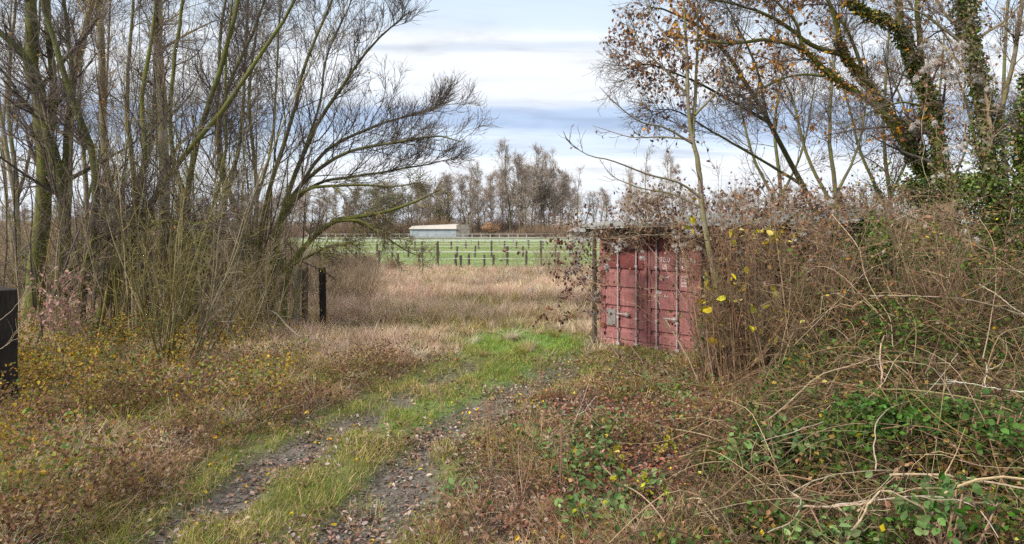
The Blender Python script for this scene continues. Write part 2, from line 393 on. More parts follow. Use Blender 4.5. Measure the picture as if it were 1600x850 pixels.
# ------------------------------------------------------------------ ground
def axis(dense0, dense1, step, lo, hi, gr=1.12):
    a = list(np.arange(dense0, dense1, step)); s = step; x = dense1
    while x < hi: a.append(x); s *= gr; x += s
    a.append(hi); s = step; x = dense0 - step
    while x > lo: a.insert(0, x); s *= gr; x -= s
    a.insert(0, lo); return np.array(a)
gx = axis(-10, 10, .075, -1600, 1600); gy = axis(4, 19, .075, -400, 3000, 1.06)
GX, GY = np.meshgrid(gx, gy, indexing='xy')
hz = H(GX, GY)
# a low rise of brown land beyond the grove on the left
hz = hz + 4.5 * sstep(60, 260, -GX - 40) * sstep(90, 260, GY)
a = Acc(); ny, nx = GX.shape
ii = (np.arange(ny - 1)[:, None] * nx + np.arange(nx - 1)[None]).ravel()
rut, track, green, green2, field, pad = masks(GX, GY)
def mixa(c, col, m): return c * (1 - m[..., None]) + np.array(col) * m[..., None]
C = np.tile(np.array([.075, .052, .032]), (ny, nx, 1))  # brown earth, darkened in colour to add contact shade under the plants
C = mixa(C, (.11, .115, .035), np.clip(track + green2, 0, 1) * .8)
C = mixa(C, (.10, .20, .03), green); C = mixa(C, (.20, .15, .09), field * (1 - green) * (1 - green2 * .7))
C = mixa(C, (.115, .095, .078), rut * .95)
C = mixa(C, (.17, .225, .09), pad * (1 - sstep(112, 118, GY)))
C = mixa(C, (.13, .14, .07), sstep(112, 118, GY)); C = mixa(C, (.10, .085, .06), sstep(138, 150, GY))
C = mixa(C, (.22, .16, .12), sstep(40, 90, -GX) * sstep(60, 90, GY))
C = mixa(C, (.13, .09, .06), sstep(.52, .60, -GX / np.maximum(GY, 1) + 0 * GY) * pad * .8)
a.add(np.stack([GX, GY, hz], -1).reshape(-1, 3), np.stack([ii, ii + 1, ii + nx + 1, ii + nx], 1), None, C.reshape(-1, 3))
mg, t, p, o = new_mat('earth')
at_ = tn(t, 'ShaderNodeAttribute', attribute_name='col')
n = noise(t, 9, 8, .75); n_b = noise(t, 55, 5, .7); n_c = noise(t, .35, 5, .6)
c = mixc(t, 1., at_.outputs['Color'], ramp(t, n.outputs[0], [(.28, .45), (.72, 1.6)]).outputs[0], 'MULTIPLY')
c = mixc(t, 1., c, ramp(t, n_b.outputs[0], [(.3, .55), (.72, 1.5)]).outputs[0], 'MULTIPLY')
c = mixc(t, 1., c, ramp(t, n_c.outputs[0], [(.3, .8), (.7, 1.2)]).outputs[0], 'MULTIPLY')
t.links.new(c, p.inputs['Base Color']); p.inputs['Roughness'].default_value = .85
bump(t, p, n_b.outputs[0], .02, .8)
tag(a.build('ground', mg, smooth=True), kind='structure')

# ------------------------------------------------------------------ grass and litter (nobody could count it)
def stuff(acc, name, mat, label, cat): return tag(acc.build(name, mat), label, cat, None, 'stuff')
BEIGE = [(.46, .35, .19), (.40, .29, .15), (.52, .42, .25), (.35, .23, .12), (.42, .30, .16)]
PINK = [(.40, .27, .18), (.34, .22, .14), (.46, .35, .24), (.40, .32, .20), (.30, .19, .12)]
OLIVE = [(.22, .20, .055), (.28, .26, .08), (.15, .16, .04)]
GRN = [(.14, .21, .05), (.19, .25, .07), (.25, .27, .10), (.11, .16, .045)]
LIT = [(.15, .09, .06), (.20, .12, .085), (.09, .058, .045), (.24, .16, .12), (.26, .2, .165), (.17, .10, .06), (.11, .07, .055), (.30, .25, .22)]
gr = np.random.default_rng(21)
# short grass on the track centre, the bright patch and around
a = Acc()
X, Y = on_ground(620000, 4.8, 21, 1.3, g=gr)
rut, track, green, green2, field, pad = masks(X, Y)
clump = np.clip(.55 + .6 * NZ04(X, Y) + .4 * NZ02(X, Y), .06, 1)
pr = np.clip((track * .95 + green * 1.2 + green2 * .8) * clump * (1 - .93 * rut * np.clip(1.25 - .5 * np.clip(NZ02(X, Y) + NZ04(X, Y), -1, 1), .62, 1.05)), 0, 1)
k = gr.uniform(size=len(X)) < pr; X, Y = X[k], Y[k]; green, track = green[k], track[k]
n = len(X); col = colvar(GRN, n, .22, gr)
dry = gr.uniform(size=n) < np.clip(.60 + .35 * NZ1(X, Y), .25, .88) * (1 - green * .9); col[dry] = colvar(BEIGE[:3] + OLIVE, int(dry.sum()), .2, gr)
col[~dry] = col[~dry] * (1 + .35 * green[~dry, None]) 
hgt = gr.uniform(.03, .09, n) * (1 + .7 * np.clip(NZ04(X, Y), 0, 1)) * (1 + .25 * green)
blades(a, P3(X, Y), hgt, .0022 * (Y / 6) ** .6, col, .5, .6, gr)
stuff(a, 'short_grass', M_grass, 'short green and straw grass on the track and its bright green patch', 'grass')
# tall pink-beige field grass, in tufts
a = Acc()
X, Y = on_ground(44000, 12, 42, 1.0, g=gr)
rut, track, green, green2, field, pad = masks(X, Y)
k = gr.uniform(size=len(X)) < field * (1 - green) * (1 - .75 * green2) * np.clip(.7 + .5 * NZ1(X, Y), .15, 1); X, Y = X[k], Y[k]; m_ = len(X)
tone = NZ3(X, Y) * .6 + NZ1(X, Y) * .3 + gr.normal(size=m_) * .3
tc_ = colvar([(.64, .52, .37), (.58, .46, .32), (.68, .58, .43), (.48, .37, .25)], m_, .14, gr); pk = tone > .0; tc_[pk] = colvar([(.63, .48, .39), (.55, .40, .31), (.68, .55, .45), (.44, .31, .24)], int(pk.sum()), .14, gr)
ol = gr.uniform(size=m_) < np.clip(.10 + .5 * np.clip(-NZ3(X + 9, Y) - .1, 0, 1) * (1 - sstep(22, 27, Y)), 0, .7); tc_[ol] = colvar(OLIVE, int(ol.sum()), .2, gr)
th_ = gr.uniform(.22, .50, m_) * np.clip(1 + .45 * NZ1(X, Y) + .3 * NZ3(X, Y), .4, 1.6) * (1 - .3 * sstep(34, 41, Y)) * np.clip(.55 + (Y - 12) / 14, .5, 1)
X, Y, id_, az = tufted(X, Y, 13, .06, gr)
blades(a, P3(X, Y), th_[id_] * gr.uniform(.5, 1.1, len(X)), .0032 * (Y / 14) ** .7, tc_[id_] * gr.uniform(.8, 1.2, (len(X), 1)), .4, .5, gr, az)
stuff(a, 'meadow_grass', M_grass, 'tall dead straw and pink meadow grass filling the field behind the track', 'grass')
# green paddock sward
a = Acc()
X, Y = on_ground(150000, 40.5, 100, 1.5, xr=(-.45, .25), g=gr); n = len(X)
pt_ = np.clip(.5 + .5 * NZ10(X, Y * 1.6) + .3 * NZ3(X, Y), 0, 1)[:, None]
blades(a, P3(X, Y), gr.uniform(.05, .13, n), .006 * (Y / 40), colvar([(.17, .23, .075), (.22, .27, .10)], n, .15, gr) * pt_ + colvar([(.28, .30, .15), (.31, .29, .16)], n, .15, gr) * (1 - pt_), .5, .5, gr)
stuff(a, 'paddock_grass', M_grass, 'short bright green grass of the fenced paddocks', 'grass')
# rank dead grass of both verges
def verge_mask(X, Y):
    px, py = pxy(X, Y); rut, track, green, green2, field, pad = masks(X, Y)
    return (1 - sstep(.5, .95, track)) * (1 - green) * (1 - green2 * .85) * (1 - .9 * field) * (1 - rut)
def litter_zone(px, py): return np.clip(1.1 * np.exp(-((px - 1000) / 150) ** 2 - ((py - 655) / 70) ** 2) + 1.0 * np.exp(-((px - 970) / 150) ** 2 - ((py - 780) / 95) ** 2) + .9 * np.exp(-((px - 1110) / 90) ** 2 - ((py - 740) / 110) ** 2), 0, 1)
a = Acc()
X, Y = on_ground(34000, 4.8, 19, 1.35, g=gr); vm_ = verge_mask(X, Y); px, py = pxy(X, Y)
litz = litter_zone(px, py)
k = gr.uniform(size=len(X)) < vm_ * np.clip(.5 + .6 * NZ04(X, Y) + .4 * NZ1(X, Y), .05, 1) * (1 - .88 * litz); X, Y = X[k], Y[k]; m_ = len(X)
tc_ = colvar(BEIGE[:1] + PINK + [(.27, .17, .085), (.22, .13, .07), (.14, .085, .05), (.18, .10, .06), (.24, .15, .06)], m_, .2, gr)
ol = gr.uniform(size=m_) < np.clip(.12 + .30 * NZ1(X + 4, Y + 2), .03, .6); tc_[ol] = colvar(OLIVE + GRN[:2], int(ol.sum()), .22, gr)
edge = 1 - sstep(.9, 2.6, dist_poly(X, Y, CEN)); th_ = gr.uniform(.07, .32, m_) * (1 - .55 * edge) * np.clip(1 + .45 * NZ1(X, Y), .4, 1.6)
bnd = gr.uniform(.4, 1.6, m_)
X, Y, id_, az = tufted(X, Y, 15, .045, gr)
blades(a, P3(X, Y), th_[id_] * gr.uniform(.5, 1.15, len(X)), .0024 * (Y / 6) ** .6, tc_[id_] * gr.uniform(.75, 1.25, (len(X), 1)), .6, bnd[id_][:, None] * .9, gr, az)
stuff(a, 'rank_grass', M_grass, 'tangled dead and olive grass on the verges beside the track', 'grass')
# leaf litter, flat curled leaves
a = Acc()
X, Y = on_ground(105000, 4.8, 20, 1.5, g=gr); rut, track, green, green2, field, pad = masks(X, Y); px, py = pxy(X, Y)
litz = litter_zone(px, py)
pr = np.clip(.28 + .4 * NZ04(X + 3, Y) + .35 * NZ1(X, Y) + 1.5 * litz + .12 * rut * (1 + NZ04(X, Y)), .03, 1) * (1 - .75 * green) * (1 - .85 * field)
k = gr.uniform(size=len(X)) < pr; X, Y = X[k], Y[k]; n = len(X); litz = litz[k]
col = colvar(LIT, n, .2, gr); rd = gr.uniform(size=n) < litz * .6; col[rd] = colvar([(.22, .075, .05), (.28, .12, .08), (.17, .06, .05)], int(rd.sum()), .2, gr)
ye = gr.uniform(size=n) < .02; col[ye] = colvar([(.55, .42, .05), (.45, .3, .05)], int(ye.sum()), .15, gr)
leaves(a, P3(X, Y, .012) + np.c_[np.zeros(n), np.zeros(n), gr.uniform(0, .03, n)], .055, col, 'ovate', up=3.0, fold=.5, wid=.62, g=gr)
stuff(a, 'fallen_leaves', M_litter, 'brown and reddish fallen leaves scattered over the track and verges', 'leaf litter')
# clods and small stones in the wheel ruts
a = Acc()
X, Y = on_ground(60000, 4.8, 12.5, 1.6, xr=(-.7, .4), g=gr); rut, *_ = masks(X, Y); k = gr.uniform(size=len(X)) < rut * .8; X, Y = X[k], Y[k]; n = len(X)
s = gr.gamma(2., .0045, n)[:, None] + .003
ax = nrm(gr.normal(size=(n, 3, 3)))
O = np.array([(1, 0, 0), (-1, 0, 0), (0, 1, 0), (0, -1, 0), (0, 0, 1), (0, 0, -1)], float)
off = O[None] * gr.uniform(.5, 1.3, (n, 6, 1)) * np.array([1.3, 1.1, .6]) + gr.normal(size=(n, 6, 3)) * .2
V = P3(X, Y, .004)[:, None] + off * s[:, None]
b = np.arange(n)[:, None] * 6
tt = np.concatenate([b + list(f) for f in ((0, 2, 4), (2, 1, 4), (1, 3, 4), (3, 0, 4), (2, 0, 5), (1, 2, 5), (3, 1, 5), (0, 3, 5))])
cc = colvar([(.10, .082, .066), (.13, .108, .088), (.065, .053, .044), (.17, .15, .13)], n, .25, gr); a.add(V.reshape(-1, 3), None, tt, np.repeat(cc, 6, 0))
stuff(a, 'mud_clods', M_litter, 'dark clods and pebbles lying in the wheel ruts', 'mud and stones')

# ------------------------------------------------------------------ shipping container
def frame_matrix(x, y, z, ax):
    ax = Vector((ax[0], ax[1], 0)).normalized(); ay = Vector((-ax.y, ax.x, 0))
    m = Matrix(((ax.x, ay.x, 0, x), (ax.y, ay.y, 0, y), (0, 0, 1, z), (0, 0, 0, 1))); return m
def text_obj(name, body, size, M, x, z, yoff, mat, parent, sx=1.):
    cu = bpy.data.curves.new(name, 'FONT'); cu.body = body; cu.size = size; cu.extrude = .0015; cu.space_character = 1.1
    tmp = bpy.data.objects.new('tmp', cu); coll.objects.link(tmp)
    dg = bpy.context.evaluated_depsgraph_get(); me = bpy.data.meshes.new_from_object(tmp.evaluated_get(dg))
    bpy.data.objects.remove(tmp); me.materials.clear(); me.materials.append(mat)
    L = M @ Matrix.Translation((x, yoff, z)) @ Matrix.Rotation(R_(90), 4, 'X') @ Matrix.Diagonal((sx, 1, 1, 1))
    me.transform(Matrix.Translation(-Vector(parent_world(parent))) @ L)
    o = bpy.data.objects.new(name, me); coll.objects.link(o); o.parent = parent; return o
def parent_world(p):
    v = Vector(p.location)
    while p.parent: p = p.parent; v += p.location
    return v
def sub(acc, name, mat, parent, smooth=False):
    """a part or a sub-part, its mesh given in world coordinates"""
    return acc.build(name, mat, parent, smooth, origin=parent_world(parent))
CM = frame_matrix(1.91, 14.9, 0, (1.73, -1.60))
con = empty('shipping_container', (1.91, 14.9, 0), 'faded red steel shipping container with two barred doors, overgrown with vines', 'shipping container')
CW, CL, CT = 2.40, 6.06, 2.42
a = Acc()      # frame: corner posts, sill, header and rails
for x0, x1 in ((0, .085), (CW - .085, CW)):
    box(a, (x0, 0, 0), (x1, .12, CT), CM); box(a, (x0, CL - .12, 0), (x1, CL, CT), CM)
box(a, (.087, .01, .0), (CW - .087, .10, .14), CM); box(a, (.087, .01, 2.315), (CW - .087, .10, CT - .003), CM)
box(a, (.01, .122, CT - .08), (.07, CL - .122, CT), CM); box(a, (CW - .07, .122, CT - .08), (CW - .01, CL - .122, CT), CM)
box(a, (.01, .122, .0), (.07, CL - .122, .15), CM); box(a, (CW - .07, .122, .0), (CW - .01, CL - .122, .15), CM)
sub(a, 'frame', M_red, con)
for xx in (0, CW - .16):
    for zz in (-.02, CT - .09):
        a = Acc(); box(a, (xx - .004, -.012, zz), (xx + .165, .16, zz + .12), CM); sub(a, 'corner_casting', M_rust, con)
GRV = [.41, .87, 1.27, 1.66, 2.14]
def door_profile(z0, z1):
    pts = [(0, z0)]
    for g_ in GRV:
        pts += [(0, g_ - .10), (.036, g_ - .07), (.036, g_ - .002), (0, g_)]
    return pts + [(0, z1)]
def side_profile(n, L0, L1):
    pts = []; 
    for i in range(n):
        u = L0 + (L1 - L0) * i / n; w = (L1 - L0) / n
        pts += [(0, u), (0, u + w * .34), (.036, u + w * .5), (.036, u + w * .84)]
    return pts + [(0, L1)]
for di, (x0, x1) in enumerate(((.09, 1.185), (1.215, CW - .09))):
    d = Acc(); prof(d, door_profile(.155, 2.30), x0 + .06, x1 - .06, CM @ Matrix.Translation((0, .012, 0)))
    box(d, (x0, 0, .15), (x0 + .06, .055, 2.305), CM); box(d, (x1 - .06, 0, .15), (x1, .055, 2.305), CM)
    box(d, (x0 + .06, .052, .15), (x1 - .06, .06, 2.305), CM)
    door = sub(d, 'door', M_red, con)
    for bx_ in ((.50, .955) if di == 0 else (1.435, 1.90)):
        b = Acc(); pts = np.array([[CM @ Vector((bx_, -.035, z)) for z in (.04, .8, 1.6, 2.40)]]); tubes(b, pts, np.full((1, 4), .0165), 8)
        for z in (.62, 1.72): box(b, (bx_ - .028, -.054, z - .02), (bx_ + .028, .008, z + .02), CM)
        for z in (.06, 2.34): box(b, (bx_ - .03, -.06, z - .03), (bx_ + .055, .006, z + .045), CM)
        sub(b, 'lock_bar', M_galv, door)
    hx = .50 if di == 0 else 1.62
    h = Acc(); pts = np.array([[CM @ Vector(q) for q in ((hx, -.07, .70), (hx + .12, -.085, .705), (hx + .26, -.08, .695), (hx + .30, -.06, .69))]]); tubes(h, pts, np.full((1, 4), .014), 6); box(h, (hx + .2, -.07, .66), (hx + .27, .005, .73), CM)
    sub(h, 'handle', M_galv, door)
    for z in (.35, .95, 1.5, 2.05):
        hh = Acc(); xh = x0 - .04 if di == 0 else x1 - .05
        box(hh, (xh, -.02, z), (xh + .09, .004, z + .11), CM); sub(hh, 'hinge', M_rust, door)
    if di == 0:
        q = Acc(); box(q, (x0 + .062, -.001, 1.672), (x1 - .062, .0095, 2.05), CM); sub(q, 'repainted_panel', M_redpatch, door)['label'] = 'darker repainted red panel'
        q = Acc(); box(q, (.20, -.004, .43), (.42, .009, .78), CM); sub(q, 'data_plate', M_plate, door)
    else:
        text_obj('lettering', 'TCLU', .135, CM, 1.50, 1.83, .008, M_paint_white, door, .62)
        text_obj('lettering', '151247', .135, CM, 1.935, 1.83, .008, M_paint_white, door, .60)
        text_obj('lettering', '8', .115, CM, 2.255, 1.835, -.004, M_paint_white, door, .6)
        text_obj('lettering', 'US', .135, CM, 1.55, 1.69, .008, M_paint_white, door, .62)
        text_obj('lettering', '4310', .135, CM, 1.97, 1.69, .008, M_paint_white, door, .62)
        text_obj('lettering', 'MAX GR\nNET', .06, CM, 1.50, 1.51, .008, M_paint_white, door, .8)
        text_obj('lettering', '30480\n67200\n26580\n58600', .06, CM, 1.965, 1.53, .008, M_paint_white, door, .9)
g_ = Acc(); box(g_, (1.187, -.004, 1.15), (1.213, .03, 2.31), CM); sub(g_, 'gasket', M_gasket, con)
g_ = Acc(); box(g_, (1.187, .002, .15), (1.213, .03, 1.148), CM); sub(g_, 'gasket', M_rust, con)['label'] = 'rusty lower door seam'
s = Acc()
for side, xs in ((1, CW - .02), (-1, .02)):
    pr_ = side_profile(22, .13, CL - .13); n_ = len(pr_)
    V = np.array([[CM @ Vector((xs - side * q, y, z)) for q, y in pr_] for z in (.15, CT - .08)]).reshape(-1, 3)
    s.add(V, [(i, i + 1, n_ + i + 1, n_ + i) for i in range(n_ - 1)])
box(s, (.1, CL - .05, .0), (CW - .1, CL - .02, CT), CM)
sub(s, 'side_wall', M_red, con); a = Acc(); box(a, (.02, .1, CT - .03), (CW - .02, CL - .1, CT - .012), CM); sub(a, 'roof', M_rust, con)
gate = Acc(); pts = np.array([[CM @ Vector((-.10, -.05, z)) for z in (-.1, .8, 1.6, 2.35)]]); tubes(gate, pts, np.array([[.055, .05, .05, .045]]), 7, None, True)
tag(gate.build('wooden_post', M_brownwood, origin=tuple(CM @ Vector((-.10, -.05, 0)))), 'rough brown wooden post standing against the left edge of the red container', 'post')

# ------------------------------------------------------------------ lean-to roof over the container
SM = frame_matrix(1.62, 14.55, 0, (.80, -.60))
lt = empty('lean_to', (1.62, 14.55, 0), 'lean-to with grey sheet roof, mossy concrete pillar and board wall beside the red container', 'shelter')
def roof_z(x, y): return 2.545 + .024 * x + .055 * y
r = Acc(); xs = np.linspace(-.1, 5.3, 220); ys = np.array([-.35, 1.5, 3.2, 6.0])
zz = [[roof_z(x, y) + 0.012 * math.sin(x / .177 * 2 * math.pi) + (.02 * math.sin(x * 1.3)) for y in ys] for x in xs]
top = np.array([[SM @ Vector((x, y, zz[i][j])) for j, y in enumerate(ys)] for i, x in enumerate(xs)])
N_, K_ = top.shape[:2]; V = np.concatenate([top.reshape(-1, 3), (top - np.array([0, 0, .012])).reshape(-1, 3)])
qi = (np.arange(N_ - 1)[:, None] * K_ + np.arange(K_ - 1)[None]).ravel(); q = np.stack([qi, qi + K_, qi + K_ + 1, qi + 1], 1)
e0 = np.arange(N_ - 1) * K_; q2 = np.stack([e0, e0 + N_ * K_, e0 + K_ + N_ * K_, e0 + K_], 1)
r.add(V, np.concatenate([q, q[:, ::-1] + N_ * K_, q2])); sub(r, 'roof', M_roof, lt, True)
f = Acc()
for x0, x1, y in ((.0, 3.6, -.10), (3.62, 5.2, -.08)):
    V = np.array([SM @ Vector((x, yy, roof_z(x, yy) - dz)) for x in (x0, x1) for yy in (y, y + .07) for dz in (.21, .045)])
    f.add(V, [(0, 1, 5, 4), (2, 6, 7, 3), (1, 3, 7, 5), (0, 4, 6, 2), (0, 2, 3, 1), (4, 5, 7, 6)])
sub(f, 'fascia', M_brownwood, lt)
PM = frame_matrix(4.52, 12.0, 0, (.86, -.5))
c = Acc(); box(c, (-.17, -.13, -.2), (.17, .13, 2.28), PM); pc_ = sub(c, 'pillar', M_conc, lt)
bm_ = pc_.modifiers.new('bevel', 'BEVEL'); bm_.width = .03; bm_.segments = 2
for i, x in enumerate(np.arange(-.62, .95, .155)):
    c = Acc(); box(c, (x, .25, .1 + .03 * math.sin(i * 5)), (x + .145, .285, 2.42), PM); sub(c, 'board', M_brownwood if i % 3 else M_conc, lt)
for x, y in ((2.9, 1.2), (5.0, 1.5)):
    c = Acc(); p0 = SM @ Vector((x, y, -.2)); p1 = SM @ Vector((x, y, roof_z(x, y) - .1)); tubes(c, np.array([[p0, p1]]), np.full((1, 2), .07), 8); sub(c, 'post', M_brownwood, lt)

# ------------------------------------------------------------------ posts at the left
def post(name, px, py, hpx, wpx, label, mat, square=False, tilt=0., cat='post', seed=0):
    g = np.random.default_rng(seed); X, Y = gpt(px, py); h = hpx / F * Y; r = wpx / F * Y / 2; zb = float(H(X, Y))
    S = 14; t_ = np.linspace(0, 1, S); P = np.stack([X + tilt * t_ * h + g.normal(size=S) * .004, Y + 0 * t_, zb - .15 + t_ * (h + .15)], 1)
    a = Acc(); rr = r * (1 + g.normal(size=S) * (.006 if square else .03)); k = 4 if square else 9
    tubes(a, P[None], (rr * (1.38 if square else 1))[None], k, None, True)
    o = a.build(name, mat, origin=(X, Y, zb))
    if square:
        o.rotation_euler = (0, 0, R_(45 - 38)); 
    b = o.modifiers.new('bevel', 'BEVEL'); b.width = .012; b.segments = 1; b.limit_method = 'ANGLE'
    return tag(o, label, cat)
gp = post('gate_post', -18, 640, 186, 62, 'thick black tarred gate post cut off by the left edge of the picture', M_tar, True, seed=1)
post('fence_post', 505, 512, 95, 11, 'black round fence post standing clear of the bushes at the field edge', M_tar, tilt=-.015, seed=2)
post('fence_post', 476, 520, 108, 10, 'split dark fence post hung with dead vines beside the black post', M_brownwood, tilt=.01, seed=3)
post('fence_post', 463, 522, 105, 10, 'mossy olive fence post touching the split dark one', M_conc, tilt=.02, seed=4)
post('tree_stump', 304, 512, 104, 20, 'tall black broken stump deep inside the bushes on the left', M_tar, tilt=.03, cat='stump', seed=5)

# ------------------------------------------------------------------ paddock fences
def tape_fence(label, base_y, posts, tapes, x_ext, mat=M_postwood, r=.075, tape_mat=M_tape, seed=0, name='paddock_fence'):
    g = np.random.default_rng(seed); Y0 = CAM_H * F / (base_y - HOR)
    ps = []
    for px, ty in posts:
        Y = Y0 * (1 + g.uniform(-.012, .012)); X = (px - 800) / F * Y; h = CAM_H - (ty - HOR) / F * Y
        ps.append((X, Y, h))
    root = empty(name, (ps[0][0], Y0, 0), label, 'fence')
    for X, Y, h in ps:
        a = Acc(); tx = g.normal() * .02; zs = np.linspace(-.2, h, 5)
        tubes(a, np.array([[(X + tx * z, Y, z) for z in zs]]), np.array([r * g.uniform(.85, 1.15, 5)]), 7, None, True); sub(a, 'post', mat, root)
    Xs = [x_ext[0]] + sorted(p[0] for p in ps) + [x_ext[1]]
    for z in tapes:
        a = Acc(); P = []
        for x0, x1 in zip(Xs[:-1], Xs[1:]):
            for u in np.linspace(0, 1, 5)[:-1]: P.append((x0 + (x1 - x0) * u, Y0 - r - .01, z - .09 * math.sin(math.pi * u) * min(1, (x1 - x0) / 3) + g.normal() * .008))
        P.append((Xs[-1], Y0 - r - .01, z)); P = np.array(P); n_ = len(P); V = np.concatenate([P + [0, 0, .013], P - [0, 0, .013]])
        a.add(V, [(i, i + 1, n_ + i + 1, n_ + i) for i in range(n_ - 1)]); sub(a, 'tape', tape_mat, root)
tape_fence('nearest paddock fence of uneven dark posts with white tape at the meadow edge', 418, [(500, 396), (541, 391), (557, 394), (568, 396), (593, 391), (622, 396), (655, 398), (684, 379), (712, 397), (720, 399), (733, 397), (757, 398), (771, 398), (793, 385), (822, 392), (846, 388), (872, 394), (899, 392)], (.55, .95), (-16, 6.5), seed=1)
tape_fence('second paddock fence row with tall leaning posts and two white tapes', 402, [(520, 384), (589, 383), (613, 379), (638, 385), (660, 377), (683, 380), (714, 385), (742, 384), (768, 377), (793, 384), (817, 384), (845, 376), (868, 382), (890, 380)], (.5, .9, 1.3), (-18, 7.5), seed=2, r=.08)
tape_fence('third paddock fence row, short even posts in the middle of the green', 389, [(541, 378), (562, 379), (589, 378), (612, 378), (634, 378), (648, 377), (684, 376), (705, 377), (728, 376), (748, 376), (768, 375), (788, 376), (807, 376), (826, 375), (848, 376), (870, 376), (892, 376)], (.6, 1.0), (-22, 10), seed=3, r=.09)
tape_fence('far paddock fence row of thin grey posts behind the short even ones', 382, [(560 + 22 * i, 373) for i in range(16)], (.55, .95), (-26, 12), seed=5, r=.06, mat=M_greywood)
# white rail fence
def rail_fence(label, Y, pxs, x0, x1, zt, mat):
    root = empty('rail_fence', (x0, Y, 0), label, 'fence')
    for px in pxs:
        X = (px - 800) / F * Y; a = Acc(); box(a, (X - .07, Y - .07, -.1), (X + .07, Y + .07, zt + .06)); sub(a, 'post', mat, root)
    for z in (zt, zt * .55):
        a = Acc(); box(a, (x0, Y - .11, z - .045), (x1, Y - .075, z + .035)); sub(a, 'rail', mat, root)
rail_fence('white painted post and rail fence in front of the corrugated shed', 101, np.arange(482, 836, 14.2), -30.5, 3.4, 1.12, M_white)
rail_fence('weathered grey rail fence continuing the white one to the right', 104, np.arange(846, 905, 14.), 3.6, 11.4, 1.12, M_greywood)

# ------------------------------------------------------------------ far sheds
M_sheet = flat_mat('blue_white_sheet', (.33, .37, .41), .5, .25, .8); M_sheet2 = flat_mat('pale_roof_sheet', (.42, .38, .33), .6, .12, .6)
sh = empty('corrugated_shed', (-18.7, 125, 0), 'long low shed with pale roof strip, blue white sheet front and dark board end', 'shed')
a = Acc(); n_ = 8
for i in range(n_):
    z0 = .25 + i * 1.45 / n_; box(a, (-18.7, 125 - .02 * (i % 2), z0), (-10.2, 125.1, z0 + 1.45 / n_ - .01))
sub(a, 'front_wall', M_sheet, sh)
a = Acc(); box(a, (-18.7, 125.02, 0), (-10.2, 125.1, .25)); sub(a, 'plinth', M_brownwood, sh)
a = Acc(); a.add([(-18.9, 124.7, 1.72), (-10.1, 124.7, 1.72), (-10.1, 129.5, 2.62), (-18.9, 129.5, 2.25), (-18.9, 124.7, 1.66), (-10.1, 124.7, 1.66)], [(0, 1, 2, 3), (4, 5, 1, 0)]); sub(a, 'roof', M_sheet2, sh)
a = Acc()
for i in range(9): box(a, (-10.19 + .0, 125 + .02, i * .28), (-8.0, 125.1 + .03 * (i % 2), i * .28 + .26))
sub(a, 'end_wall', M_greywood, sh)
a = Acc(); box(a, (-18.7, 129.3, 0), (-8, 129.45, 2.2)); sub(a, 'back_wall', M_greywood, sh)
wb = empty('white_building', (8.9, 105, 0), 'low white building with grey pitched roof just left of the container', 'building')
a = Acc(); box(a, (8.9, 105, 0), (17, 111, 1.42)); sub(a, 'wall', M_white, wb)
a = Acc(); a.add([(8.6, 104.6, 1.40), (17.3, 104.6, 1.40), (17.3, 108, 3.2), (12.2, 108, 2.75), (8.6, 111.4, 1.4), (17.3, 111.4, 1.4)], [(0, 1, 2, 3), (4, 3, 2, 5)], [(0, 3, 4)]); sub(a, 'roof', M_roof, wb)
a = Acc(); box(a, (8.6, 104.5, 1.24), (17.3, 104.58, 1.40)); sub(a, 'gutter', M_tar, wb)

# ------------------------------------------------------------------ the far wood
TW_B = [(.25, .215, .19), (.30, .255, .225), (.21, .185, .17), (.31, .245, .20)]  # twig tones greyed and lightened, distance haze put into the colour
def far_tree_mesh(kind, seed):
    g = np.random.default_rng(seed); hgt = 15.
    S = 10
    lean = g.normal() * .6
    base = curve([(0, 0, -.2), (lean * .2 + g.normal() * .1, 0, 4), (lean * .6 + g.normal() * .3, g.normal() * .3, 9), (lean + g.normal() * .4, 0, 14.5 if kind != 'bushy' else 11)], S)
    P = base[None]; Rr = np.linspace(.17 if kind != 'bushy' else .2, .03, S)[None]
    if g.uniform() < .6:
        s_ = base[3 + g.integers(0, 2)]; d = 1 if g.uniform() < .5 else -1
        P2 = curve([s_, s_ + [d * .8, .3, 3], s_ + [d * 1.6, .2, 6.5], s_ + [d * 1.7 + g.normal() * .4, 0, 9.6]], S); P = np.concatenate([P, P2[None]]); Rr = np.concatenate([Rr, np.linspace(.11, .02, S)[None]])
    tr = Acc(); tubes(tr, P, Rr, 6)
    tw = Acc()
    if kind == 'slender': b1 = grow(P, Rr, 20, 4.4, (18, 55), .20, .12, 6, .5, .2, .96, .026, g)
    elif kind == 'bushy': b1 = grow(P, Rr, 38, 4.6, (30, 75), .08, .16, 6, .5, .06, .97, .03, g)
    else: b1 = grow(P, Rr, 30, 3.8, (25, 60), .14, .14, 6, .5, .2, 1, .028, g)
    b2 = grow(*b1, 8 if kind != 'bushy' else 11, 1.7, (20, 55), .06, .16, 4, .7, .1, 1, .022, g)
    b3 = grow(*b2, 2.4 if kind != 'bushy' else 3, .9, (20, 60), .04, .2, 3, .7, .1, 1, .018, g)
    for b, k in ((b1, 4), (b2, 3), (b3, 3)): tubes(tw, b[0], b[1], k, colvar(TW_B, len(b[0]), .2, g))
    lv = None
    if kind == 'leafy' or kind == 'bushy':
        lv = Acc(); q = b2[0][g.uniform(size=len(b2[0])) < (.55 if kind == 'leafy' else .35)]; pts = q[:, 1:].reshape(-1, 3)
        pts = pts + g.normal(size=pts.shape) * .15; leaves(lv, pts, .17, colvar([(.26, .15, .085), (.30, .19, .11), (.20, .13, .08)], len(pts), .2, g), wid=.8, g=g)
    return tr, tw, lv
protos = []
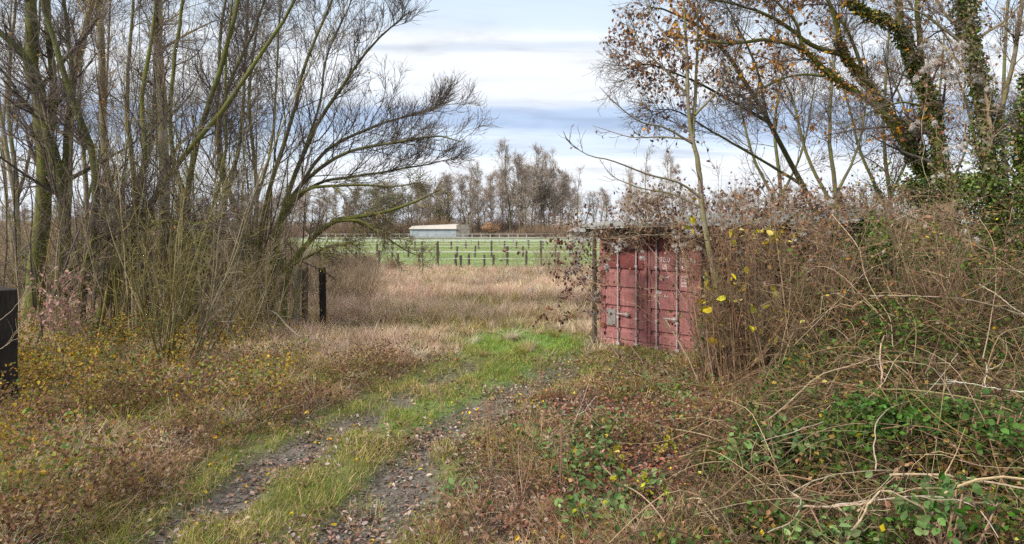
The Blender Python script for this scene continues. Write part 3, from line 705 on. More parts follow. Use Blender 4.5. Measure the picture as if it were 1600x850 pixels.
for kind, seed in (('slender', 1), ('slender', 2), ('slender', 3), ('open', 4), ('open', 5), ('bushy', 6), ('bushy', 7), ('leafy', 8), ('leafy', 9)):
    tr, tw, lv = far_tree_mesh(kind, seed)
    os_ = [tr.build('trunk', M_bark_grey, smooth=True), tw.build('crown', M_twig)]
    if lv is not None: os_.append(lv.build('leaves', M_leaf))
    protos.append((kind, os_, [False]))
def far_tree(kind_i, X, Y, h, g, label, group, wide=1.0):
    kind, os_, used = protos[kind_i]; s = h / 15.
    root = empty('bare_tree', (X, Y, 0), label, 'tree', group); root.scale = (s * wide, s * wide, s); root.rotation_euler = (0, 0, g.uniform(0, 6.28))
    for o in os_:
        c = o if not used[0] else o.copy()
        if used[0]: coll.objects.link(c)
        c.parent = root
    used[0] = True
    return root
g = np.random.default_rng(77)
TOPX = [-60, 0, 300, 420, 520, 600, 640, 680, 735, 770, 800, 845, 880, 905, 925, 960, 1010, 1060, 1200, 1300, 1500, 1700]
TOPY = [300, 300, 300, 292, 285, 280, 280, 266, 264, 262, 250, 254, 262, 262, 285, 296, 288, 296, 285, 285, 275, 270]
LBL = {'slender': 'slender bare grey tree in the wood behind the paddocks', 'open': 'open crowned bare tree in the wood behind the paddocks', 'bushy': 'broad twiggy brown tree in the wood behind the paddocks', 'leafy': 'tree keeping dull brown leaves in the wood behind the paddocks'}
for px in np.arange(-40, 1500, 8.):
    px = px + g.uniform(-7, 7); Y = g.uniform(134, 172)
    if px > 890: Y = g.uniform(150, 190)
    ty = np.interp(px, TOPX, TOPY) + abs(g.normal()) * 14 + 8
    if 500 < px < 905:
        ki = g.choice([0, 1, 2, 3, 4, 5, 6, 7, 8], p=[.05, .05, .05, .15, .15, .17, .16, .11, .11])
        if px < 760: ki = g.choice([3, 4, 5, 6, 7, 8, 0], p=[.1, .1, .25, .2, .15, .15, .05])
        if px > 780: ki = g.choice([0, 1, 3, 4, 5, 6], p=[.12, .13, .2, .2, .15, .2])
    elif px <= 500: ki = g.choice([3, 5, 6, 7, 8])
    else: ki = g.choice([0, 1, 2, 3, 4])
    if 905 < px < 1500 and g.uniform() < .35: continue
    h = CAM_H + (HOR - ty) / F * Y
    far_tree(ki, (px - 800) / F * Y, Y, h, g, LBL[protos[ki][0]], protos[ki][0] + ' trees of the far wood', g.uniform(.95, 1.7))
for px, ty, Y, ki, w, lab in ((797, 228, 140, 2, 1., 'tallest bare tree of the far wood, its curved top above the rest'), (868, 233, 138, 0, .9, 'tall narrow bare tree with upright limbs right of the wood middle'), (845, 240, 141, 3, .9, 'bare tree with steep limbs just left of the tall narrow one'),
                              (903, 256, 136, 1, .8, 'lone bare tree at the right end of the far wood'), (737, 262, 136, 4, .9, 'dark trunked bare tree above the right end of the shed'), (812, 247, 137, 4, 1.1, 'twiggy round topped tree beside the tallest one'),
                              (1014, 228, 75, 1, .8, 'thin bare tree rising behind the container roof'), (1055, 246, 78, 2, .8, 'smaller thin bare tree behind the container roof'), (982, 262, 88, 0, .8, 'low pale bare tree left of the thin one behind the roof')):
    far_tree(ki, (px - 800) / F * Y, Y, CAM_H + (HOR - ty) / F * Y, g, lab, None, w)
# scrub at the foot of the wood
a = Acc(); n = 110000; Y = g.uniform(130, 165, n); X = g.uniform(-.80, .62, n) * Y
hh = (1.2 + 5.5 * np.clip(.5 + .5 * NZ10(X, Y), 0, 1) ** 1.5) * g.uniform(.5, 1.1, n)
tone = np.clip(.5 + .5 * NZ10(X + 50, Y * 2), 0, 1)[:, None]
cc = colvar([(.23, .165, .145), (.28, .20, .17), (.18, .14, .13)], n, .2, g) * (1 - tone) + colvar([(.30, .20, .13), (.22, .18, .12)], n, .2, g) * tone
blades(a, np.stack([X, Y, 0 * X - .1], 1), hh, .03, cc, .3, .3, g)
stuff(a, 'far_scrub', M_grass, 'brown and purplish scrub along the foot of the far wood', 'scrub')
def leaf_bush(name, px, py, Y, wpx, hpx, n, cols, size, label, cat='bush', mat=None, twig=(.15, .11, .08), gap=.0, parts=True, seed=0, up=0., base_z=None, stems=14, kind='kite'):
    g = np.random.default_rng(seed); X = (px - 800) / F * Y; w = wpx / F * Y / 2; h = hpx / F * Y; zc = CAM_H - (py - HOR) / F * Y
    root = empty(name, (X, Y, float(H(X, Y))), label, cat)
    # clumps
    nc = 16; cpos = g.normal(size=(nc, 3)) * .5; cpos /= np.maximum(1, np.linalg.norm(cpos, axis=1, keepdims=True)); id_ = g.integers(0, nc, n)
    p = cpos[id_] + g.normal(size=(n, 3)) * g.uniform(.12, .3, (nc, 1))[id_]; tint = g.uniform(.75, 1.25, (nc, 1))[id_]
    P = np.array([X, Y, zc]) + p * np.array([w, w, h / 2]); P[:, 2] = np.maximum(P[:, 2], H(P[:, 0], P[:, 1]) + .02)
    st = Acc(); g0 = np.array([X, Y, float(H(X, Y))]); ctr = np.array([X, Y, zc]) + cpos * np.array([w, w, h / 2])
    PP = np.array([curve([g0 + g.normal(size=3) * [.15 * w, .15 * w, 0], (g0 + c_) / 2 + g.normal(size=3) * .1 * w, c_], 6) for c_ in ctr]); RR = np.tile(np.linspace(.012, .005, 6) * max(1, Y / 14), (nc, 1))
    b1 = grow(PP, RR, 10, h * .35, (20, 70), .1, .2, 5, .6, .3, 1, .003 * max(1, Y / 12), g)
    tubes(st, PP, RR, 5, colvar(twig, nc, .15, g)); tubes(st, *b1, 3, colvar(twig, len(b1[0]), .2, g)); sub(st, 'stems', M_twig, root)
    l = Acc(); leaves(l, P, size, np.clip(colvar(cols, n, .2, g) * tint, .004, .9), kind, up=up, wid=.7, g=g); sub(l, 'leaves', mat or M_leaf, root)
    return root
leaf_bush('small_tree', 766, 356, 128, 24, 22, 2600, [(.34, .22, .14), (.30, .19, .12), (.40, .28, .19)], .18, 'small copper leaved tree at the wood edge right of the shed', 'tree', seed=1)
leaf_bush('evergreen_tree', 600, 326, 131, 110, 62, 9000, [(.085, .085, .05), (.11, .10, .06), (.07, .075, .05)], .22, 'dark olive evergreen tree at the wood edge left of the shed', 'tree', seed=2)
leaf_bush('evergreen_tree', 690, 340, 140, 30, 45, 2500, [(.09, .10, .055), (.12, .11, .06)], .25, 'narrow dull green tree right behind the shed roof', 'tree', seed=3)

# ------------------------------------------------------------------ near trees
TW_DARK = [(.10, .083, .07), (.14, .118, .10), (.07, .058, .05)]
TW_TAN = [(.30, .24, .17), (.23, .18, .12), (.38, .31, .23), (.16, .125, .09)]
TW_OLIVE = [(.17, .15, .06), (.22, .185, .085), (.12, .108, .045)]
def tree(name, label, trunks, bark_m, lv=((6, 1.6), (6, .8), (4, .4)), r0min=.0035, tw=TW_DARK, tw1=None, ang=(22, 60), up=.06, seed=0, cat='tree', leaf=None, ivy=None, t0=.25, wob=.16, ground=True, group=None, trunk_name='trunk', rmul=1., bias=None):
    """trunks: list of (control points in photograph pixels + depth, base radius, tip radius)"""
    g = np.random.default_rng(seed); S = 16; P, Rr = [], []
    for ctrl, ra, rb in trunks:
        c = np.array([W(*q) for q in ctrl])
        if ground and len(P) == 0: c[0, 2] = float(H(c[0, 0], c[0, 1])) - .12
        cv = curve(c, S); cv[1:-1] += g.normal(size=(S - 2, 3)) * ra * .12; P.append(cv); t_ = np.linspace(0, 1, S); Rr.append(ra * rmul * (1 - t_) ** .8 + rb * (1 - (1 - t_) ** .8) + ra * rmul * .35 * np.exp(-t_ * 14) * (1 if ground else 0))
    P, Rr = np.array(P), np.array(Rr)
    org = (P[0, 0, 0], P[0, 0, 1], P[0, 0, 2] + .12)
    root = empty(name, org, label, cat, group)
    a = Acc(); tubes(a, P, Rr, 9); sub(a, trunk_name, bark_m, root, True)
    br = Acc(); cr = br; cur = (P, Rr); last = None
    levels = []
    for i, (m, L) in enumerate(lv):
        cur = grow(cur[0], cur[1], m, L, ang, up, wob if i else wob * .8, (8, 6, 5, 4)[i], (.42, .55, .6, .7)[i], t0 if i == 0 else .12, 1., r0min * (1.7, 1.25, 1, .9)[i], g, bias if i == 0 else None)
        levels.append(cur)
        tubes(br if i == 0 else cr, cur[0], cur[1], 5 if i == 0 else 3, colvar(tw1 if (i == 0 and tw1) else tw, len(cur[0]), .2, g))
    sub(cr, 'crown', M_twig, root)
    if leaf:
        la = Acc(); frac, size, cols, hmin, cl = leaf
        Q = levels[-1][0]; pts = Q[:, 1:].reshape(-1, 3)
        if cl: w_ = np.clip(.5 + cl * (np.sin(pts[:, 0] * 2.3 + seed) + np.sin(pts[:, 2] * 2.9 + pts[:, 0]) + np.sin(pts[:, 1] * 2.1)) * .4, 0, 1.5)
        else: w_ = 1.
        k = (g.uniform(size=len(pts)) < frac * w_) & (pts[:, 2] > hmin); pts = pts[k]
        pts = pts + g.normal(size=pts.shape) * .02; nd = np.tile([0, 0, -.8], (len(pts), 1))
        leaves(la, pts, size, colvar(cols, len(pts), .22, g), 'kite', nd, g=g, wid=.62); sub(la, 'leaves', M_leaf, root)
    if ivy:
        ia = Acc()
        for ti, n_, ta, tb, thick, cols, sz in ivy:
            t_ = g.uniform(ta, tb, n_) * (S - 1); i = np.minimum(t_.astype(int), S - 2); f_ = (t_ - i)[:, None]
            p = P[ti, i] * (1 - f_) + P[ti, i + 1] * f_; r_ = Rr[ti, i]
            d = g.normal(size=(n_, 3)); d = nrm(d); cl = .6 + .5 * np.sin(t_ * 2.1 + ti) * np.sin(t_ * .77 + 2 * np.arctan2(d[:, 1], d[:, 0]))
            rad = r_ + thick * g.uniform(.05, 1, n_) ** .8 * np.clip(cl, .15, 1.2)
            pts = p + d * rad[:, None]; leaves(ia, pts, sz, colvar(cols, n_, .28, g), 'kite', nrm(d + np.array([0, 0, -.9])), g=g, wid=.85, fold=.15)
        sub(ia, 'ivy', M_ivy, root)
    return root, P, Rr, levels
IVY = [(.05, .08, .02), (.075, .12, .028), (.11, .155, .038), (.04, .06, .02), (.14, .155, .05)]
MIXD = [(.20, .11, .07), (.28, .17, .11), (.14, .08, .06), (.33, .24, .18)]
ORG = [(.42, .22, .05), (.50, .27, .07), (.34, .17, .06), (.30, .16, .10)]
YEL = [(.50, .39, .08), (.42, .30, .06), (.55, .47, .17), (.36, .34, .07)]
PURP = [(.12, .075, .07), (.16, .10, .085), (.09, .06, .055), (.21, .14, .11)]
rare = lambda f_: (f_, .07, ORG + [(.36, .22, .17)], 1.8, .8)

# left grove, front row
tree('mossy_tree', 'stout pale mossy tree near the left edge with a yellow green lit trunk', [
    ([(50, 512, 17), (60, 400, 17), (70, 290, 17), (63, 170, 17), (50, 60, 17), (42, -40, 17), (30, -160, 17)], .205, .09),
    ([(68, 260, 17), (84, 150, 17.2), (74, 20, 17.4), (80, -120, 17.6)], .10, .05)], M_bark_moss, ((14, 2.2), (12, 1.1), (4, .5)), seed=1, leaf=rare(.010), t0=.3)
tree('dark_tree', 'dark mossy tree close to the right of the stout pale one, crook bending left', [
    ([(92, 518, 16.6), (98, 430, 16.6), (100, 310, 16.6), (80, 225, 16.6), (63, 160, 16.4), (46, 105, 16.2), (18, 66, 16), (-30, 30, 15.8)], .16, .05),
    ([(99, 300, 16.6), (105, 200, 16.8), (112, 110, 17), (100, 0, 17.4), (96, -90, 17.6)], .07, .03)], M_bark_dark, ((15, 1.9), (12, 1.0), (4, .45)), seed=2, leaf=rare(.008))
tree('slim_tree', 'slim dark tree with a long wavy trunk rising left of the crooked thick one', [
    ([(118, 525, 16), (128, 460, 16), (141, 395, 16), (150, 330, 16), (146, 250, 16), (122, 180, 16), (96, 100, 16), (70, 10, 16), (60, -70, 16)], .125, .035),
    ([(140, 400, 16), (165, 380, 15.8), (185, 340, 15.5), (205, 318, 15.3)], .06, .02)], M_bark_dark, ((15, 1.8), (12, .9), (4, .45)), seed=3, leaf=rare(.01))
tree('crooked_tree', 'thick crooked mossy tree leaning right to a knuckle of heavy boughs', [
    ([(140, 545, 15.5), (163, 480, 15.5), (186, 420, 15.5), (208, 372, 15.5), (238, 315, 15.6), (290, 240, 15.8), (345, 175, 16), (400, 95, 16.2), (450, 20, 16.4), (480, -40, 16.5)], .135, .025),
    ([(208, 372, 15.5), (230, 352, 15.3), (262, 346, 15), (310, 350, 14.8), (350, 338, 14.6)], .09, .03),
    ([(208, 372, 15.5), (212, 330, 15.5), (225, 250, 15.6), (222, 150, 15.8), (240, 40, 16), (245, -60, 16)], .10, .03),
    ([(170, 465, 15.5), (120, 440, 15.2), (100, 430, 15.0), (150, 395, 14.8), (180, 372, 14.6)], .05, .03)], M_bark_moss, ((15, 1.9), (12, 1.0), (5, .45)), seed=4, leaf=rare(.012), rmul=.72)
tree('pale_tree', 'straight pale trunk standing behind the crooked tree', [([(158, 470, 24), (165, 300, 24), (160, 120, 24), (152, -60, 24), (150, -160, 24)], .17, .10)], M_bark_pale, ((20, 2.6), (12, 1.3), (4, .6)), rmul=.8, r0min=.005, seed=5, tw=TW_TAN + TW_DARK)
tree('pale_tree', 'tall straight pale trunk above the multi stemmed shrub', [([(256, 470, 23), (256, 260, 23), (250, 110, 23), (247, 0, 23), (246, -150, 23)], .17, .12)], M_bark_pale, ((20, 2.6), (12, 1.3), (4, .6)), r0min=.005, seed=6, tw=TW_TAN + TW_DARK, leaf=rare(.015))
tree('pale_tree', 'pale leaning trunk between the dark tree and the straight pale one', [([(98, 470, 22), (105, 300, 22), (112, 150, 22), (128, 70, 22), (150, -20, 22), (165, -110, 22)], .15, .07)], M_bark_pale, ((18, 2.2), (12, 1.2), (6, .55)), r0min=.0045, seed=7, tw=TW_TAN + TW_DARK)
tree('thin_tree', 'thin pinkish grey tree on the far left behind the gate post', [([(34, 512, 20), (27, 430, 20), (26, 330, 20), (10, 230, 20), (-4, 130, 20), (-10, 0, 20)], .085, .03), ([(27, 420, 20), (12, 330, 20.4), (4, 220, 20.6), (14, 90, 21), (20, -40, 21)], .06, .02)], M_bark_pale, ((9, 1.8), (7, .9), (5, .45)), seed=8, tw=TW_TAN + TW_DARK)
tree('mossy_tree', 'green stemmed tree rising through the middle of the left bushes', [([(308, 520, 17), (300, 420, 17), (292, 310, 17), (318, 190, 17), (356, 70, 17), (385, -60, 17)], .12, .04), ([(294, 320, 17), (270, 240, 17), (268, 130, 17.2), (285, 10, 17.4), (290, -80, 17.5)], .08, .03), ([(300, 420, 17), (330, 330, 17), (352, 240, 17), (352, 120, 17), (366, -20, 17)], .06, .02)], M_bark_moss, ((15, 2.0), (12, 1.0), (5, .5)), seed=9, leaf=rare(.012), rmul=.75)
# the sallow whose boughs arch out over the field
tree('sallow_tree', 'spreading grey barked tree whose bare boughs arch right over the field', [
    ([(425, 505, 18), (428, 430, 18), (436, 350, 18), (470, 250, 18), (505, 180, 18), (545, 120, 17.8), (590, 62, 17.6), (640, 18, 17.4)], .12, .010),
    ([(428, 430, 18), (440, 330, 18), (500, 262, 17.8), (560, 232, 17.6), (620, 222, 17.4), (680, 212, 17.2), (722, 222, 17.1)], .09, .010),
    ([(440, 340, 18), (490, 290, 18.2), (560, 275, 18.3), (640, 262, 18.4), (705, 248, 18.4)], .07, .010),
    ([(436, 350, 18), (505, 240, 18.2), (590, 196, 18.3), (650, 178, 18.3), (705, 158, 18.3)], .075, .010),
    ([(415, 470, 18), (385, 370, 18), (345, 260, 18), (352, 150, 18), (395, 50, 18), (430, -50, 18)], .12, .02),
    ([(400, 420, 18), (420, 300, 17.5), (455, 190, 17.2), (480, 90, 17), (520, 0, 17), (535, -50, 17)], .09, .015),
    ([(470, 250, 18), (500, 160, 18.2), (510, 90, 18.3), (545, 10, 18.4), (560, -30, 18.4)], .05, .010)],
    M_bark_grey, ((24, 1.9), (12, .9), (4, .4)), seed=10, rmul=.72, ang=(18, 50), up=.10, leaf=(.006, .07, ORG + [(.36, .24, .2)], 1.5, .8), r0min=.0045)
tree('mossy_tree', 'low mossy tree with dark boughs drooping over the meadow edge', [
    ([(442, 512, 17), (446, 440, 17), (470, 392, 17), (520, 346, 17), (580, 336, 17), (640, 318, 17), (690, 296, 17)], .12, .012),
    ([(470, 392, 17), (510, 352, 17), (560, 345, 16.9), (590, 362, 16.8), (628, 388, 16.7), (664, 404, 16.6)], .06, .008),
    ([(446, 420, 17), (490, 396, 16.8), (520, 384, 16.6), (552, 380, 16.5)], .06, .02),
    ([(446, 430, 17), (430, 360, 17), (470, 300, 17), (540, 290, 17.2), (610, 292, 17.4), (655, 285, 17.5)], .08, .010),
    ([(440, 430, 17), (400, 380, 16.6), (350, 350, 16.2), (300, 352, 16)], .07, .02)],
    M_bark_moss, ((18, 1.1), (10, .55), (4, .28)), seed=11, rmul=.75, ang=(20, 70), up=-.03, tw=TW_OLIVE + TW_DARK, r0min=.0045, leaf=(.008, .06, YEL + [(.12, .13, .04)], 1.2, .6))
# background trees behind the front row
for i, (px, Y, ty, w_, lab) in enumerate(((20, 30, -60, .12, 'grey tree glimpsed between the gate post and the stout pale tree'), (205, 29, -80, .14, 'grey tree standing behind the knuckle of the crooked tree'), (345, 27, -40, .13, 'grey tree half hidden behind the green stemmed one'), (395, 31, 20, .11, 'slender grey tree at the back of the grove near the arching boughs'), (130, 33, -20, .12, 'grey tree at the back between the pale trunks'))):
    tree('background_tree', lab, [([(px, 440, Y), (px + 6, 300, Y), (px - 6, 150, Y), (px + 10, ty, Y)], w_, .04), ([(px + 4, 320, Y), (px + 30, 220, Y), (px + 40, 60, Y), (px + 44, -40, Y)], w_ * .6, .03)], M_bark_grey, ((20, 3.0), (12, 1.6), (4, .8)), r0min=.007, seed=30 + i, tw=TW_DARK)
# shrubs of many rods
def rods(name, label, px, py, n, L, spread, r, cols, seed, mat=M_twig, twm=8, twL=.5, up=.10, base=.25, leaf=None, lean=(0, 0), cat='shrub', wob=.05, zmin=0):
    g = np.random.default_rng(seed); X, Y = gpt(px, py); z = float(H(X, Y)); root = empty(name, (X, Y, z), label, cat)
    d = np.stack([g.normal(size=n) * spread + lean[0], g.normal(size=n) * spread + lean[1], np.ones(n)], 1); d = nrm(d)
    S = 12; P = np.empty((n, S, 3)); P[:, 0] = np.array([X, Y, z - .05]) + g.normal(size=(n, 3)) * [base, base, 0]; st = (L * g.uniform(.45, 1.1, n) / (S - 1))[:, None]
    for s in range(1, S): d = nrm(d + g.normal(size=(n, 3)) * wob + [0, 0, up * .3]); P[:, s] = P[:, s - 1] + d * st
    Rr = (r * g.uniform(.4, 1.15, n))[:, None] * np.linspace(1, .25, S)[None]
    a = Acc(); tubes(a, P, Rr, 6, colvar(cols, n, .18, g)); sub(a, 'stems', mat, root, True)
    b = Acc(); l1 = grow(P, Rr, twm, twL * 1.6, (20, 60), .05, .15, 6, .5, .2, 1, .003, g); l2 = grow(*l1, 4, twL * .8, (20, 60), .03, .2, 4, .6, .2, 1, .0025, g)
    tubes(b, *l1, 3, colvar(cols, len(l1[0]), .2, g)); tubes(b, *l2, 3, colvar(cols, len(l2[0]), .2, g)); sub(b, 'crown', M_twig, root)
    if leaf:
        fr, size, lc = leaf; pts = np.concatenate([l1[0][:, 1:].reshape(-1, 3), l2[0][:, 1:].reshape(-1, 3)]); pts = pts[g.uniform(size=len(pts)) < fr]; pts = pts[(pts[:, 2] > zmin) & (pts[:, 2] < 2.5 + zmin)]
        la = Acc(); leaves(la, pts, size, colvar(lc, len(pts), .2, g), 'ovate', np.tile([0, 0, -.5], (len(pts), 1)), g=g, wid=.75); sub(la, 'leaves', M_leaf, root)
    return root
rods('rod_shrub', 'tall olive shrub fanning out in long thin rods from one foot', 264, 578, 17, 4.6, .27, .021, TW_OLIVE + [(.22, .19, .11)], 1, twm=13, twL=.5, base=.09)
rods('rod_shrub', 'pale stemmed shrub leaning right beside the olive rods', 305, 570, 9, 3.9, .25, .022, [(.26, .215, .155), (.20, .165, .11)], 2, twm=13, twL=.5, base=.12, lean=(.28, 0))
for px_, py_, n_, L_, lab_ in ((215, 540, 15, 5.6, 'tall thin olive rods rising just right of the crooked tree foot'), (335, 530, 15, 5.8, 'tall thin olive rods rising between the green stemmed tree and the arching boughs'), (90, 545, 9, 5.2, 'tall thin olive rods in front of the dark mossy tree'), (385, 515, 14, 5.4, 'tall thin rods in front of the spreading grey barked tree'), (150, 530, 10, 6., 'tall thin olive rods between slim dark tree and crooked tree')):
    rods('rod_shrub', lab_, px_, py_, n_, L_, .13, .019, TW_OLIVE + TW_DARK + TW_TAN[:1], px_, twm=7, twL=.6, base=.35)
for px_, py_, n_, L_, lab_ in ((185, 530, 13, 8.5, 'very tall thin dark stems between the crooked tree and the olive rods'), (285, 525, 14, 8.5, 'very tall thin dark stems behind the olive shrub'), (360, 520, 14, 8.5, 'very tall thin dark stems just left of the spreading tree'), (30, 520, 10, 8.5, 'very tall thin dark stems left of the stout mossy tree'), (420, 500, 12, 7.5, 'tall thin dark stems rising through the foot of the spreading tree'), (240, 500, 14, 8.5, 'very tall thin dark stems behind the crooked tree')):
    rods('rod_shrub', lab_, px_, py_, n_, L_, .17, .024, TW_DARK + TW_OLIVE[:2] + [(.07, .055, .045)], px_ + 7, twm=16, twL=.8, base=.5)
rods('rod_shrub', 'brown twiggy shrub at the foot of the drooping mossy tree', 400, 535, 34, 2.4, .33, .014, TW_TAN + TW_OLIVE, 3, twm=13, twL=.45, base=.35)
rods('rod_shrub', 'low brown twiggy shrub below the crooked tree trunk', 205, 520, 34, 2.6, .33, .014, TW_TAN + TW_OLIVE, 4, twm=13, twL=.45, base=.45)
rods('rod_shrub', 'brown twiggy shrub filling the gap behind the dark stump', 350, 490, 40, 3.2, .33, .015, TW_TAN + TW_OLIVE + TW_DARK, 5, twm=14, twL=.5, base=.6)
rods('rod_shrub', 'dark twiggy shrub behind the slim dark tree', 150, 485, 40, 3.2, .33, .015, TW_TAN + TW_DARK, 6, twm=14, twL=.5, base=.6)
rods('rod_shrub', 'pinkish brown twiggy shrub left of the thick gate post edge', 40, 490, 30, 3., .3, .014, TW_TAN, 7, twm=13, twL=.5, base=.5)
rods('rod_shrub', 'grey brown shrub behind the two old fence posts', 440, 488, 40, 2.5, .35, .013, TW_TAN + TW_DARK, 8, twm=13, twL=.45, base=.5)
rods('sapling', 'small sapling with clusters of pinkish dead leaves before the dark tree', 100, 560, 9, 2.0, .22, .011, TW_TAN, 9, twm=13, twL=.4, base=.1, leaf=(.22, .075, [(.36, .22, .19), (.28, .16, .14), (.42, .29, .25)]))
rods('thorn_bush', 'reddish twiggy bush at the meadow edge under the drooping boughs', 585, 424, 40, 1.0, .5, .016, [(.16, .09, .075), (.20, .13, .10)], 10, twm=8, twL=.45, base=1.2, cat='bush')
rods('thorn_bush', 'greyish twiggy bush at the meadow edge beside the post row start', 520, 424, 50, 1.3, .5, .016, TW_TAN + TW_DARK, 11, twm=8, twL=.45, base=1.4, cat='bush')
rods('thorn_bush', 'brown twig tangle on the meadow left of the white building', 870, 432, 50, 1.6, .5, .014, TW_TAN, 12, twm=8, twL=.4, base=1.2, cat='bush')
# brown back hedge beyond the grove
a = Acc(); g = np.random.default_rng(8); n = 60000; Y = g.uniform(22, 44, n); X = -(.20 + .62 * g.uniform(0, 1, n)) * Y
k = g.uniform(size=n) < np.clip(.6 + .5 * NZ3(X, Y), .1, 1); X, Y = X[k], Y[k]; n = len(X)
blades(a, P3(X, Y), g.uniform(.6, 1., n) * (1.1 + 2.0 * sstep(.26, .40, -X / Y)), .0075, colvar(TW_TAN + [(.20, .13, .10), (.15, .13, .06), (.24, .17, .13)], n, .25, g), .35, .5, g)
stuff(a, 'back_scrub', M_grass, 'brown stalky scrub filling the space behind the left grove', 'scrub')
leaf_bush('ivy_bush', 26, 425, 22, 60, 80, 2600, IVY + [(.13, .2, .03)], .07, 'bright green bush far left just above the gate post', mat=M_ivy, seed=11)
leaf_bush('ivy_bush', 185, 420, 17.5, 70, 90, 4200, IVY, .06, 'dark ivy mass behind the boughs of the crooked tree', mat=M_ivy, seed=12)
leaf_bush('ivy_bush', 300, 390, 18.5, 90, 70, 3000, IVY + [(.12, .11, .04)], .06, 'loose olive ivy mass high behind the tall black stump', mat=M_ivy, seed=13)
# nettle and bramble leaves at the foot of the grove
YG = [(.14, .17, .045), (.21, .21, .06), (.32, .26, .07), (.10, .13, .045), (.15, .18, .08), (.36, .23, .055)]
a = Acc(); st = Acc(); g = np.random.default_rng(9); n = 170000
X, Y = on_ground(n, 5.2, 17.5, 1.2, xr=(-.84, -.1), g=g); px, py = pxy(X, Y)
pr = np.exp(-((py - 590) / 75) ** 2) * (1 - sstep(330, 520, px)) * np.clip(.0 + 1.3 * NZ1(X, Y) + 1.2 * NZ04(X, Y) + .5 * NZ02(X, Y), .0, 1) + .30 * np.exp(-((px - 40) / 110) ** 2) * (py > 600) * np.clip(NZ1(X + 7, Y), 0, 1) * 2
k = g.uniform(size=n) < pr; X, Y = X[k], Y[k]; n = len(X); hh = g.uniform(.03, .75, n) * np.clip(.55 + .6 * NZ1(X, Y) + .3 * NZ04(X, Y), .15, 1.2)
tone = NZ04(X * 1.3, Y) + g.normal(size=n) * .4; c_ = colvar(YG[:2] + YG[3:5] + [(.24, .15, .08), (.19, .11, .06), (.15, .085, .05), (.28, .18, .10)], n, .2, g); yy = tone > .3; c_[yy] = colvar([YG[2], YG[5], (.30, .22, .06), (.26, .17, .06), (.36, .25, .07)], int(yy.sum()), .2, g)
leaves(a, P3(X, Y) + np.c_[np.zeros(n), np.zeros(n), hh], .046, c_, 'ovate', up=.5, wid=.8, fold=.5, g=g)
stuff(a, 'undergrowth', M_leaf, 'green and yellow nettle and bramble leaves at the foot of the left grove', 'undergrowth')
# dead stalks and dry brown leaves standing in both verges
a = Acc(); g = np.random.default_rng(10)
X, Y = on_ground(40000, 5, 17, 1.3, g=g); vmk = verge_mask(X, Y); px, py = pxy(X, Y); k = g.uniform(size=len(X)) < vmk * np.clip(.35 + .5 * NZ1(X - 3, Y), .03, 1) * (1 - .75 * litter_zone(px, py)); X, Y = X[k], Y[k]; n = len(X)
S = 6; d = nrm(np.stack([g.normal(size=n) * .8, g.normal(size=n) * .8, np.ones(n)], 1)); P = np.empty((n, S, 3)); P[:, 0] = P3(X, Y, -.01); st_ = (g.uniform(.12, .55, n) / (S - 1))[:, None]
for s in range(1, S): d = nrm(d + g.normal(size=(n, 3)) * .16 + [0, 0, -.10]); P[:, s] = P[:, s - 1] + d * st_; P[:, s, 2] = np.maximum(P[:, s, 2], H(P[:, s, 0], P[:, s, 1]) + .01)
Rr = (g.uniform(.0012, .0032, n) * (Y / 7) ** .5)[:, None] * np.linspace(1, .4, S)[None]
tubes(a, P, Rr, 3, colvar([(.42, .33, .26), (.50, .43, .36), (.26, .18, .13), (.16, .10, .07)], n, .2, g))
kk = g.uniform(size=n) < .55; pts = P[kk][:, 2:].reshape(-1, 3); pts = pts[g.uniform(size=len(pts)) < .7]
leaves(a, pts, .05, colvar(MIXD + [(.22, .12, .085), (.12, .07, .05)], len(pts), .22, g), 'kite', g=g, wid=.7, fold=.6)
stuff(a, 'dead_stalks', M_leaf, 'thin pale dead stalks with shrivelled brown leaves in the verges', 'dead stalks')

# reddish brown dead bracken and bramble leaf mass in drifts over the left verge
a = Acc(); g = np.random.default_rng(15); n = 110000
X, Y = on_ground(n, 4.9, 17, 1.25, xr=(-.84, .5), g=g); vmk = verge_mask(X, Y); px, py = pxy(X, Y)
k = g.uniform(size=n) < vmk * np.clip(-.15 + 1.3 * NZ1(X + 11, Y) + 1.1 * NZ04(X, Y + 5) + .5 * NZ02(X, Y), 0, 1) * np.where(px < 620, 1, .6); X, Y = X[k], Y[k]; n = len(X)
hh = g.uniform(.02, .34, n) * np.clip(.6 + .6 * NZ1(X + 11, Y) + .5 * NZ04(X, Y + 5), .15, 1.4)
leaves(a, P3(X, Y) + np.c_[np.zeros(n), np.zeros(n), hh], .042, colvar([(.15, .09, .055), (.10, .062, .042), (.20, .13, .08), (.28, .20, .13), (.16, .09, .06), (.24, .17, .07), (.13, .11, .045)], n, .22, g), 'ovate', up=.8, wid=.75, fold=.7, g=g)
stuff(a, 'dead_foliage', M_leaf, 'drifts of curled red brown dead leaves standing in the left verge', 'dead foliage')

